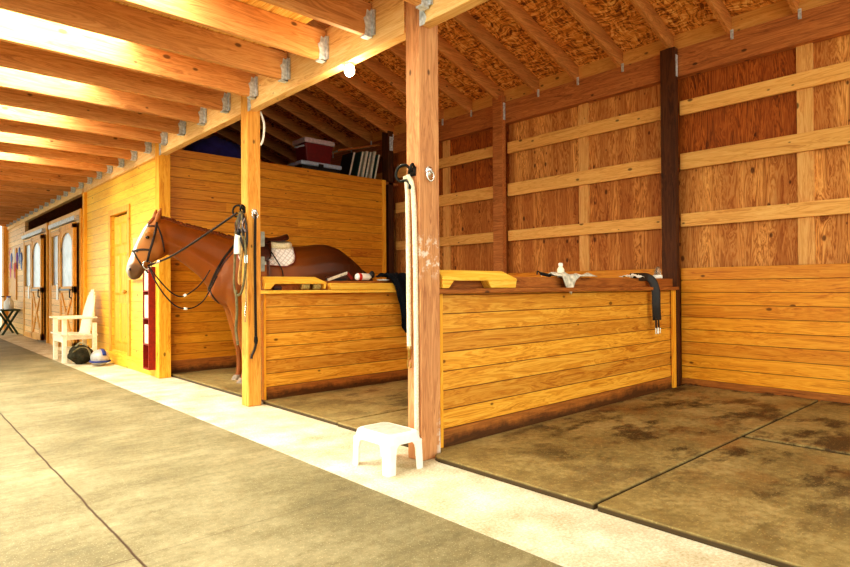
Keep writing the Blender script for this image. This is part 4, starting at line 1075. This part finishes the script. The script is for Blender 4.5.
# coat markings
face_line = [mid(*p) for p in ((150, 221), (144.5, 226.5), (140, 234.5), (136, 243), (132.5, 250.5), (129.5, 257.5), (127, 263.5), (126, 268.5), (127, 273), (129, 276))]
muz = mid(134, 274)
att = me.color_attributes.new('coat', 'FLOAT_COLOR', 'POINT')
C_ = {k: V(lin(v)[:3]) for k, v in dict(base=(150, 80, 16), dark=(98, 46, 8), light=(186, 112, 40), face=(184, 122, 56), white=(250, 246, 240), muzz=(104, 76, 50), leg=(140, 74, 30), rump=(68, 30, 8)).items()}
def sstep(x, a, b): t = max(0, min(1, (x-a)/(b-a))); return t*t*(3-2*t)
def segd(p, L):
    best = 9
    for a, b in zip(L, L[1:]):
        ab = b-a; t = max(0, min(1, (p-a).dot(ab)/ab.length_squared)); best = min(best, (p-a-ab*t).length)
    return best
vals = []
for v in me.vertices:
    p = v.co; c = C_['base'].copy()
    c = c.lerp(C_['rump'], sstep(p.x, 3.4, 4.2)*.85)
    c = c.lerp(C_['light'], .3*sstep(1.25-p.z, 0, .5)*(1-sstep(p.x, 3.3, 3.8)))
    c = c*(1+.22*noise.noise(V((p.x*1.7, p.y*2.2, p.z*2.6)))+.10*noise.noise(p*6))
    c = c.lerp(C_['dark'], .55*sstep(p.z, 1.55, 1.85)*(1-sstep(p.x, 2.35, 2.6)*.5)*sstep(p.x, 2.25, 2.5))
    if p.x < 2.55 and p.z > 1.15:
        c = c.lerp(C_['face'], sstep(2.30-p.x, 0, .2)*.8)
        d = segd(p, face_line)
        low = sstep(1.62-p.z, 0, .2)
        lim = .024+.022*low*sstep(p.z, 1.31, 1.38) + .010*noise.noise(p*14)
        nm_ = (p-muz).length
        c = c.lerp(C_['white'], 1-sstep(d, lim, lim+.02))
        c = c.lerp(C_['muzz'], sstep(.15-nm_, 0, .05)*.9*sstep(p.x, 1.90, 1.945))
    if p.z < .7: c = c.lerp(C_['leg'], sstep(.7-p.z, 0, .4)*.5)
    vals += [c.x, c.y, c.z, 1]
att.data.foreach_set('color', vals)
for p in me.polygons: p.use_smooth = True
for v in me.vertices: v.co -= horse.location
hb = bpy.data.objects.new('body', me); COL.objects.link(hb); hb.parent = horse
me.materials.clear(); me.materials.append(M['coat'])
for p in hoofs:
    MB().loft([[p+AX*(r_*math.cos(2*math.pi*j/14)-sh)+LAT*(r_*.92*math.sin(2*math.pi*j/14))+V((0, 0, z)) for j in range(14)] for z, r_, sh in ((.035, .064, .022), (.06, .058, .012), (.095, .05, .0))]).build('hoof', 'hoof', horse, smooth=False)
for s in (-1, 1):
    c = mid(144.3, 238)+V((0, s*.103, 0)); 
    MB().ball(c, .021, .014, .017).build('eye', 'eye', horse, smooth=True)
    c = mid(128.3, 269.5)+V((0, s*.060, 0))
    MB().ball(c, .009, .008, .015).build('nostril', 'eye', horse, smooth=True)
# mane: overlapping locks falling to the far side, short fringe on the crest
crest = bez([mid(*p) for p in ((158, 217.3), (168, 218.8), (182, 224), (198, 228), (216, 233), (232, 237.5), (243, 240.5))], 10)
mb = MB(); rnd = random.Random(4)
for i, p in enumerate(crest):
    for k in range(2):
        l = .16+.1*rnd.random(); dx = rnd.uniform(-.03, .05)
        mb.tube([p+V((0, .0, -.02)), p+V((dx*.3, .012, -.004+.010*rnd.random())), p+V((dx, .06, -.03)), p+V((dx*1.6, .10, -.1)), p+V((dx*2, .115, -l))], [.014, .022, .022, .018, .004], 6)
mb.build('mane', 'mane', horse, smooth=True)
fl = MB()
for i in range(5):
    p = mid(156, 219)+V((0, (i-2)*.014, 0)); fl.tube([p, mid(153, 219)+V((0, (i-2)*.012, .004)), mid(149.5, 223)+V((-.004, (i-2)*.014, 0)), mid(146.5+i*.4, 227.5)+V((-.008, (i-2)*.014, 0))], [.012, .014, .010, .003], 6)
fl.build('forelock', 'mane', horse, smooth=True)
dock = [PA(1.62, 1.38), PA(1.71, 1.30), PA(1.775, 1.2), PA(1.83, 1.05), PA(1.86, .85), PA(1.85, .62), PA(1.85, .46)]
tb = bez(dock, 6)
MB().tube(tb, [.035+.045*math.sin(math.pi*min(1, (i+1)/len(tb))**.8) for i in range(len(tb))], 10).build('tail', 'tail', horse, smooth=True)

# ------------------------------------------------------------------ bridle (straps laid on the head by projecting the photo's lines onto it)
def lay(px, py, off=.006):
    d = ray(px, py).normalized(); hit = bvh.ray_cast(EYE, d)
    if hit[0] is None: return mid(px, py), -d
    n_ = hit[1] if hit[1].dot(d) < 0 else -hit[1]
    return hit[0]+n_*off, n_
def strap_on(pix, hw=.010, th=.004, mirror=True, off=.006, sub=6):
    fine = bez([(a, b, 0) for a, b in pix], sub)
    pn_ = [lay(p.x, p.y, off) for p in fine]
    b = MB().tube([p for p, _ in pn_], .01, 8, (hw, th), nrm=[n_ for _, n_ in pn_])
    if mirror: b.tube([V((p.x, 2*YS-p.y, p.z)) for p, _ in pn_], .01, 8, (hw, th), nrm=[V((n_.x, -n_.y, n_.z)) for _, n_ in pn_])
    return b
def across(px, py, off=.008, w=.06, hw=.01):
    c = mid(px, py); pts = []
    for i in range(9):
        y = (i/8*2-1)*w
        o_ = V((c.x-.5, YS+y, c.z)); h_ = bvh.ray_cast(o_, V((1, 0, 0)))
        if h_[0] is not None: pts.append(h_[0]+V((-off, 0, 0)))
    return pts
br = thing('bridle', 'dark leather bridle with steel ring bit on the horse head', 'bridle', mid(150, 245))
strap_on([(157, 222), (155, 232), (152.5, 242), (149.5, 252), (147, 262)], .012).build('cheekpiece', 'black_leather', br)
strap_on([(156.5, 224), (160.5, 234), (163, 244), (164, 252)], .009).build('throatlatch', 'black_leather', br)
strap_on([(156, 226.5), (151.5, 226), (147.5, 226.5)], .011).build('browband', 'brown_leather', br)
nb = strap_on([(149.5, 250), (144, 249.5), (138, 250), (133.5, 251.5)], .011)
pa = across(132.3, 251, .008, .05)
if len(pa) > 2: nb.tube(pa, .01, 8, (.011, .004), nrm=V((-1, 0, .3)))
nb.build('noseband', 'black_leather', br)
strap_on([(134, 252), (137, 258), (141, 264), (146, 270), (148, 273)], .008).build('flash_strap', 'black_leather', br)
for s in (1, -1):
    c, n_ = lay(146.5, 264.5, .014)
    if s < 0: c = V((c.x, 2*YS-c.y, c.z))
    MB().tube([c+V((.046*math.cos(t), 0, .046*math.sin(t))) for t in [i*math.pi/9 for i in range(18)]], .0068, 6, closed=True).build('bit_ring', 'bright_steel', br, smooth=True)
bitp, _ = lay(147, 265, .02)

# cross tie from the bit to the post hook
hook = V((2.56, 5.53, 1.9))
tie = thing('cross_tie', 'black cross tie stretched from the bit to the post hook', 'rope', bitp)
tp = bez([bitp, bitp.lerp(hook, .3)+V((0, 0, -.045)), bitp.lerp(hook, .65)+V((0, 0, -.03)), hook], 10)
MB().tube(tp, .0115, 8).build('rope', 'black_leather', tie, smooth=True)
MB().tube(tp[3:6], .015, 8).build('snap', 'bright_steel', tie, smooth=True)
# reins looping below the neck
def free(px, py, y): return at(px, py, 1, y)
for pix, y0_, lb in (([(148, 268), (157, 284), (168, 299), (179, 307.5), (192, 308), (203, 301), (211, 288), (217, 276)], 6.66, 'long black rein sagging in a loop below the horse neck'),
                     ([(149, 267), (160, 281), (172, 293), (182, 296.5), (194, 290), (203, 281), (210, 270)], 6.72, 'shorter black rein looping above the long one below the neck')):
    o = thing('rein', lb, 'rein', bitp, 'reins hanging below the neck')
    n_ = len(pix); pts = [free(px, py, 6.74+(y0_-6.74)*math.sin(math.pi*i/(n_-1))-.05*i/(n_-1)) for i, (px, py) in enumerate(pix)]
    pts[0] = bitp.copy()
    cv = bez(pts, 8); rs = MB().tube(cv, .0075, 6).build('strap', 'black_leather', o, smooth=True)
    k = 27 if n_ == 8 else 25
    MB().tube(cv[k:k+3], .014, 8).build('rein_stop', 'white_plastic', rs, smooth=True)
# breastplate
bp = thing('breastplate', 'dark leather breastplate strap across the horse shoulder and chest', 'strap', hs(222, 262))
strap_on([(239, 238), (232, 248), (224, 258), (216, 272), (211, 284), (208.5, 290)], .014, .004, False).build('shoulder_strap', 'black_leather', bp)
strap_on([(239, 246), (231, 255), (223, 264), (215, 277), (211, 287)], .010, .004, False).build('neck_strap', 'brown_leather', bp)
strap_on([(209.5, 288), (213, 296), (219, 303)], .012, .004, False).build('chest_strap', 'black_leather', bp)

# ------------------------------------------------------------------ saddle and pads
def patch(edge_a0, edge_a1, phi0, phi1, off, n=18, m=26, round_=.25):
    g = []
    for i in range(n):
        r = []
        for j in range(m):
            u, v = i/(n-1), j/(m-1)
            phi = phi0+(phi1-phi0)*v
            a0, a1 = edge_a0, edge_a1
            w = max(0, abs(2*v-1)-(1-round_))/round_
            sh = (1-math.sqrt(max(0, 1-w*w)))*(a1-a0)*.16
            a = a0+sh+(a1-a0-2*sh)*u
            r.append(barrel(a, phi, off))
        g.append(r)
    return g
sp = thing('saddle_pad', 'white quilted saddle pad on the horse back', 'saddle pad', PA(.5, 1.7))
PG = patch(.04, .70, -1.25, 1.25, .016)
MB().sheet(PG).build('quilted_panel', 'quilt', sp, smooth=True, solid=.016)
rim_ = [PG[i][0] for i in range(len(PG))]+[p for p in PG[-1][1:]]+[PG[i][-1] for i in range(len(PG)-2, -1, -1)]+PG[0][-2:0:-1]
MB().tube(rim_, .009, 6, closed=True).build('binding', 'red_paint', sp, smooth=True)
fp = thing('half_pad', 'cream fleece half pad showing beneath the saddle', 'half pad', PA(.55, 1.72))
MB().sheet(patch(.06, .69, -.60, .60, .04)).build('fleece', 'fleece', fp, smooth=True, solid=.04)
sd = thing('saddle', 'dark brown leather riding saddle on the horse back', 'saddle', PA(.5, 1.75))
def zspine(a): return st_at(a)[1]
rings = []
for a, w, h0, h1 in ((.14, .05, .07, .10), (.19, .09, .06, .15), (.26, .11, .055, .125), (.36, .12, .055, .095), (.46, .14, .055, .09), (.56, .17, .055, .105), (.66, .19, .06, .135), (.73, .17, .07, .165), (.77, .11, .09, .172)):
    a -= .085; h1 -= .01; zz = zspine(a); ring = []
    for j in range(14):
        ph = 2*math.pi*j/14
        top = math.sin(ph)
        z = zz+(h1 if top >= 0 else h0)*1.0
        zc = zz+(h0+h1)/2; hz = (h1-h0)/2
        l = w*math.cos(ph)
        drop = .10*(abs(l)/max(.01, w))**2*(w/.19)
        ring.append(PA(a, zc+hz*math.sin(ph)-drop*.5, l))
    rings.append(ring)
MB().loft(rings).build('seat', 'brown_leather', sd, smooth=True, sub=1)
for s in (1, -1):
    g = []
    for i in range(10):
        r = []
        for j in range(14):
            u, v = i/9, j/13
            phi = .22+v*1.0
            a0 = .08-.10*v*(1-v)*2; a1 = .44-.04*v
            w = max(0, v-.75)/.25; sh = .14*(1-math.sqrt(max(0, 1-w*w)))
            r.append(barrel(a0+sh+(a1-a0-2*sh)*u, s*phi, .072-.02*v))
        g.append(r)
    fl_ = MB().sheet(g).build('flap', 'brown_leather', sd, smooth=True, solid=.012)
    g = []
    for i in range(8):
        r = []
        for j in range(8):
            u, v = i/7, j/7
            w = max(0, v-.6)/.4; sh = .12*(1-math.sqrt(max(0, 1-w*w)))
            r.append(barrel(.14+sh+(.27-2*sh)*u, s*(.25+v*.42), .088))
        g.append(r)
    MB().sheet(g).build('skirt', 'brown_leather', sd, smooth=True, solid=.01)
    st_ = [barrel(.31, s*.55, .11), barrel(.38, s*.8, .09), barrel(.46, s*1.1, .06), barrel(.53, s*1.4, .03), barrel(.54, s*1.75, .03)]
    MB().tube(bez(st_, 6), .01, 8, (.014, .005)).build('stirrup_leather', 'black_leather', fl_)
    MB().tube(bez([barrel(.36, s*1.15, .07), barrel(.37, s*1.7, .03), barrel(.38, s*2.4, .022), barrel(.38, s*math.pi, .02)], 8), .01, 8, (.04, .008), nrm=None).build('girth', 'brown_leather', sd)

# ------------------------------------------------------------------ light
w = bpy.data.worlds.new('daylight'); bpy.context.scene.world = w; w.use_nodes = True
bg = w.node_tree.nodes['Background']; bg.inputs[0].default_value = (.94, 1, .90, 1); bg.inputs[1].default_value = 2.35
sc = bpy.context.scene
sc.view_settings.view_transform = 'Standard'
sc.view_settings.exposure = -0.07
try: sc.view_settings.look = 'Medium High Contrast'
except TypeError: print('no look')
sc.cycles.max_bounces = 10; sc.cycles.diffuse_bounces = 6
